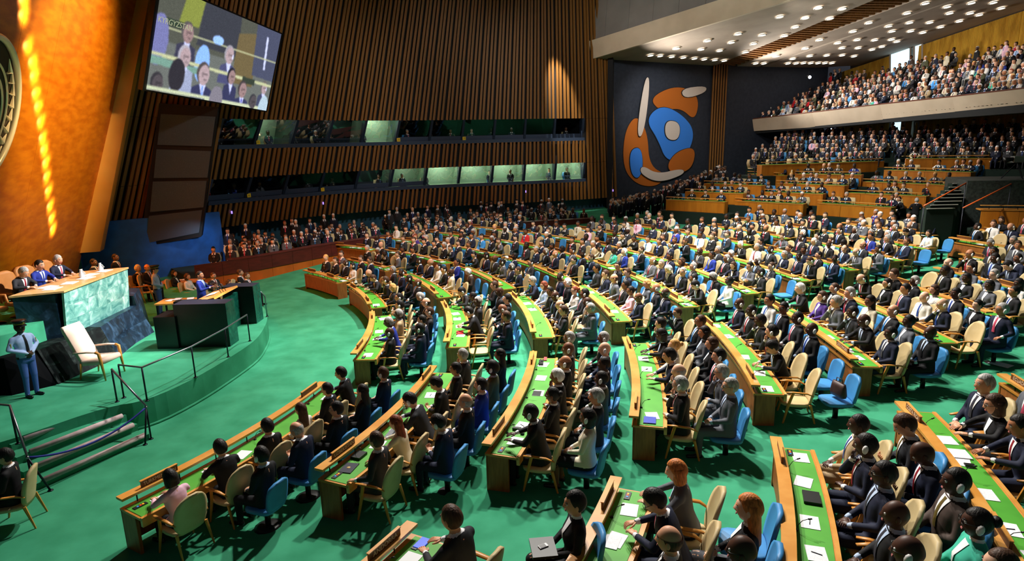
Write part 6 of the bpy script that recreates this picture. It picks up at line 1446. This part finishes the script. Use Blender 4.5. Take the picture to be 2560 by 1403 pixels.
for (b, n, f, rho, w, d_, h_, m_, nm, lab) in [('D', 1, .17, .22, .26, .20, .05, BLACK, 'black_case', 'black case lying behind the nameplate reading UZBEKISTAN'), ('D', 2, .55, .34, .26, .19, .012, mat('folder_black', '#101014', .5), 'document_folder', 'black folder on the third row desk before the white-haired man'), ('D', 2, .92, .25, .30, .12, .05, BLACK, 'leather_bag', 'small black leather bag at the far end of the third row desk'), ('D', 2, .98, .35, .25, .08, .02, mat('folder_red', '#c23a40', .6), 'document_folder', 'red folder at the far end of the third row desk'), ('C', 1, .28, .36, .30, .22, .03, mat('folder_redbright', '#d8242c', .6), 'document_folder', 'bright red folder on the desk of the third block'), ('D', 3, .05, .34, .30, .24, .02, mat('folder_blue', '#2a3fae', .6), 'document_folder', 'blue folder with white papers at the near desk end'), ('D', 2, .2, .30, .08, .17, .05, BLACK, 'telephone', 'black handset lying on the third row desk'), ('D', 2, .17, .46, .06, .07, .04, mat('box_navy', '#10163c', .5), 'small_box', 'tiny navy box beside the black handset'), ('E', 4, .68, .42, .33, .24, .04, BLACK, 'document_case', 'black document case on the near block desk'), ('E', 2, .97, .30, .24, .15, .02, mat('tablet_blue', '#2a52d8', .3, emit=.5), 'tablet', 'glowing blue tablet on the desk of ANDORRA'), ('E', 3, .72, .30, .30, .22, .008, PAPERP, 'notebook', 'open notebook on the desk in front of the tweed-jacketed woman'), ('E', 5, .66, .34, .32, .40, .02, PAPERP, 'ring_binder', 'large open ring binder on the desk of COSTA RICA'), ('E', 5, .58, .40, .08, .14, .02, BLACK, 'mobile_phone', 'black phone lying on the ring binder')]:
    p, rz = on_desk(b, n, f, rho, .001 if nm != 'mobile_phone' else .022); mb = MB(); mb.box((0, 0, h_ / 2), (w, d_, h_)); o = mb.obj(nm, m_, None, Matrix.Translation(p) @ Matrix.Rotation(rz + PI, 4, 'Z')); tag(o, lab, nm.split('_')[-1])
p, rz = on_desk('D', 1, .52, .2); o = empty('water_bottle', p); tag(o, 'clear plastic water bottle on the second row desk', 'bottle'); mb = MB(); mb.smooth = True; mb.tube([(0, 0, 0), (0, 0, .15), (0, 0, .19), (0, 0, .21)], [.034, .034, .016, .014], 14); mb.obj('bottle_body', GLASSW, o); mb = MB(); mb.smooth = True; mb.tube([(0, 0, .21), (0, 0, .23)], .016, 12); mb.obj('cap', PAPER, o)
# brown bag on an empty blue chair
bs = [s for s in SEATS if not s['occ'] and s['kind'] == 'blue' and s['b'] == 'D' and s['n'] == 4]
if bs:
    s = max(bs, key=lambda s: s['h'][1]); o = empty('handbag', s['p'] + Vector((0, 0, .52)), math.radians(s['a']) + PI / 2 + .4); o.scale = (1.1,) * 3; tag(o, 'dark brown leather bag left on an empty blue chair', 'bag'); BAG = mat('bag_leather', '#3a2622', .5, '#4a322c', 8, 3)
    mb = MB(); mb.smooth = True; mb.loft([[V(.19 * k_ * math.copysign(abs(math.cos(q)) ** .5, math.cos(q)), .07 * k2 * math.copysign(abs(math.sin(q)) ** .6, math.sin(q)), z_) for q in np.linspace(0, 2 * PI, 17)[:-1]] for k_, k2, z_ in ((.95, 1, 0), (1, 1.1, .06), (.92, .8, .20), (.85, .4, .28))]); mb.obj('bag_body', BAG, o)
    mb = MB(); mb.smooth = True; mb.tube([(-.09, 0, .26), (-.07, 0, .36), (.07, 0, .36), (.09, 0, .26)], .009, 6); mb.obj('handle', BAG, o)
# presidium top: papers, carafe, microphones, staff table
for i, (u, v) in enumerate(((.15, .45), (.36, .42), (.55, .35), (.72, .5), (.88, .4), (.25, .7))):
    q = PN + fd * (FL * u) + ed * depth * v; o = sheet((q.x, q.y, zt + .0015), .32, .42, random.uniform(-.3, .3), mt=PAPER, th=.008); tag(o, 'white document on the presidium desk top, %s from the near end' % ORD[i], 'document')
for i, u in enumerate((.6, .9)):
    q = PN + fd * (FL * u) + ed * depth * .5; o = empty('water_carafe', (q.x, q.y, zt)); tag(o, 'glass water carafe on the presidium desk, %s one from the camera' % ORD[i], 'carafe'); mb = MB(); mb.smooth = True; mb.tube([(0, 0, 0), (0, 0, .10), (0, 0, .17), (0, 0, .24), (0, 0, .26)], [.07, .08, .05, .035, .045], 14); mb.obj('carafe_body', GLASSW, o); mb = MB(); mb.smooth = True; mb.tube([(.06, 0, .08), (.12, 0, .13), (.05, 0, .22)], .01, 6); mb.obj('handle', GLASSW, o)
for i, (x, y, w, l_) in enumerate(((447, 752, 1.3, .8), (455, 702, 1.8, .7))):
    tz_ = zp if i == 0 else 0; q = atz(x, y, tz_ + .78); o = empty('staff_table', (q.x, q.y, tz_), .1); tag(o, ['orange wooden staff table strewn with papers beside the guard', 'pale staff table before the blue wall'][i], 'table')
    mb = MB(); mb.box((0, 0, .76), (w, l_, .05)); mb.obj('table_top', LEDGE, o)
    for sx in (-1, 1):
        for sy in (-1, 1): mb = MB(); mb.box((sx * (w / 2 - .06), sy * (l_ / 2 - .06), .37), (.05, .05, .74)); mb.obj('leg', DKMETAL, o)
    for k in range(4): g = sheet((q.x + random.uniform(-.45, .45), q.y + random.uniform(-.2, .2), tz_ + .787 + .009 * k), .22, .30, random.uniform(-.5, .5), mt=PAPER, th=.008); tag(g, 'loose paper on the %s staff table, %s in the pile' % (('orange', 'pale')[i], ORD[k]), 'paper')
# ------------------------------------------------------------------ right edge: granite block, stairs, rails, television camera, desk
GRA = mat('granite_dark', '#1e2422', .5, '#39423e', 9, 8)
D0 = 30
q = [atD(2413, 500, D0), atD(2640, 510, D0 - 1)]; topz = atD(2416, 452, D0).z
mb = MB(); mb.hexa([(q[0].x, q[0].y, 0), (q[1].x, q[1].y, 0), (q[1].x + 1, q[1].y + 3, 0), (q[0].x + 1, q[0].y + 3, 0), (q[0].x, q[0].y, topz), (q[1].x, q[1].y, topz), (q[1].x + 1, q[1].y + 3, topz), (q[0].x + 1, q[0].y + 3, topz)]); tag(mb.obj('granite_block', GRA), 'dark speckled granite parapet block at the right edge', 'parapet', kind='structure')
stx = struct(empty('aisle_stairs', (q[0].x - 1, q[0].y, 0)))
for k in range(8):
    a_ = atD(2335 + 9 * k, 522 - 9 * k, 29 + .33 * k); mb = MB(); w_ = 1.3; o_ = stx.location
    mb.box((a_.x + .3 - o_.x, a_.y + .15 - o_.y, a_.z / 2), (w_, .34, a_.z)); mb.obj('stair_step', mat('terrace_carpet', '#12241c'), stx); mb = MB(); mb.box((a_.x + .3 - o_.x, a_.y - .03 - o_.y, a_.z + .005), (w_, .05, .03)); mb.obj('stair_nosing', mat('nosing_pale', '#b8b4aa', .6), stx)
ORR = mat('handrail_orange', '#c8561c', .4)
for i, (a_, b_, D1_, D2_) in enumerate((((2310, 515), (2415, 458), 28.2, 29.6), ((2408, 520), (2528, 460), 27.8, 29.2))):
    A_, B_ = atD(*a_, D1_), atD(*b_, D2_); rail('stair_handrail', [A_, B_], [(A_, Vector((A_.x, A_.y, zf(A_.x, A_.y)))), (B_, Vector((B_.x, B_.y, zf(B_.x, B_.y))))], ['orange wooden handrail rising along the terrace stairs', 'orange wooden handrail in front of the granite block'][i], ORR, .035)
c = atD(2545, 398, 30.6); zb_ = topz; o = empty('television_camera', (c.x, c.y, zb_)); tag(o, 'grey television camera on a tripod above the granite block', 'camera')
h_ = c.z - zb_; mb = MB(); mb.box((0, 0, h_), (.55, .28, .30)); mb.obj('camera_body', mat('tv_grey', '#8a8c8a', .5), o); mb = MB(); mb.smooth = True; mb.tube([(-.27, 0, h_), (-.62, 0, h_ - .02)], [.10, .12], 12); mb.obj('lens', BLACK, o)
for k in range(3): t_ = k * 2.1 + .4; mb = MB(); mb.tube([(0, 0, h_ - .15), (.55 * math.cos(t_), .55 * math.sin(t_), 0)], .025, 6); mb.obj('tripod_leg', DKMETAL, o)
A_, B_ = atD(2456, 513, 28.9), atD(2600, 524, 28.2); B_.z = A_.z; zz = A_.z - 1.12
mb = MB(); mb.hexa([(v.x + o_[0], v.y + o_[1], z_) for z_ in (.9, zz) for v, o_ in ((A_, (-.2, -.1)), (B_, (.2, -.1)), (B_, (.2, .85)), (A_, (-.2, .85)))]); struct(mb.obj('desk_platform', mat('terrace_carpet', '#12241c')))
o = empty('terrace_desk', Vector((A_.x, A_.y, zz))); tag(o, 'orange-fronted desk at the right edge below the granite block', 'desk'); dd = (B_ - A_); dd.z = 0; LL = dd.length; dd.normalize(); nn = Vector((-dd.y, dd.x, 0)); nn = nn if nn.y > 0 else -nn
def tb2(name, u0, u1, v0, v1, z0, z1, m_):
    f = lambda u, v, z_: dd * u + nn * v + Vector((0, 0, z_)); mb = MB(); mb.hexa([f(u0, v0, z0), f(u1, v0, z0), f(u1, v1, z0), f(u0, v1, z0), f(u0, v0, z1), f(u1, v0, z1), f(u1, v1, z1), f(u0, v1, z1)]); mb.obj(name, m_, o)
hh_ = 1.12
for k in range(3): tb2('front_panel', LL * k / 3, LL * (k + 1) / 3 - .015, 0, .05, 0, hh_ - .25, ORANGE)
tb2('desk_top', -.05, LL, -.02, .6, hh_ - .25, hh_ - .2, WOOD); tb2('ledge', -.05, LL, -.03, .12, hh_ - .03, hh_, LEDGE)
for k in range(4): tb2('ledge_post', LL * (k + .5) / 4, LL * (k + .5) / 4 + .02, .03, .05, hh_ - .2, hh_ - .03, DKMETAL)
# paper on the carpet
g = sheet(atz(2500, 923, .62), .34, .45, .5, mt=PAPER, th=.006); g.location.z = zf(g.location.x, g.location.y) + .012; tag(g, 'white document lying on the green carpet in the aisle', 'document')
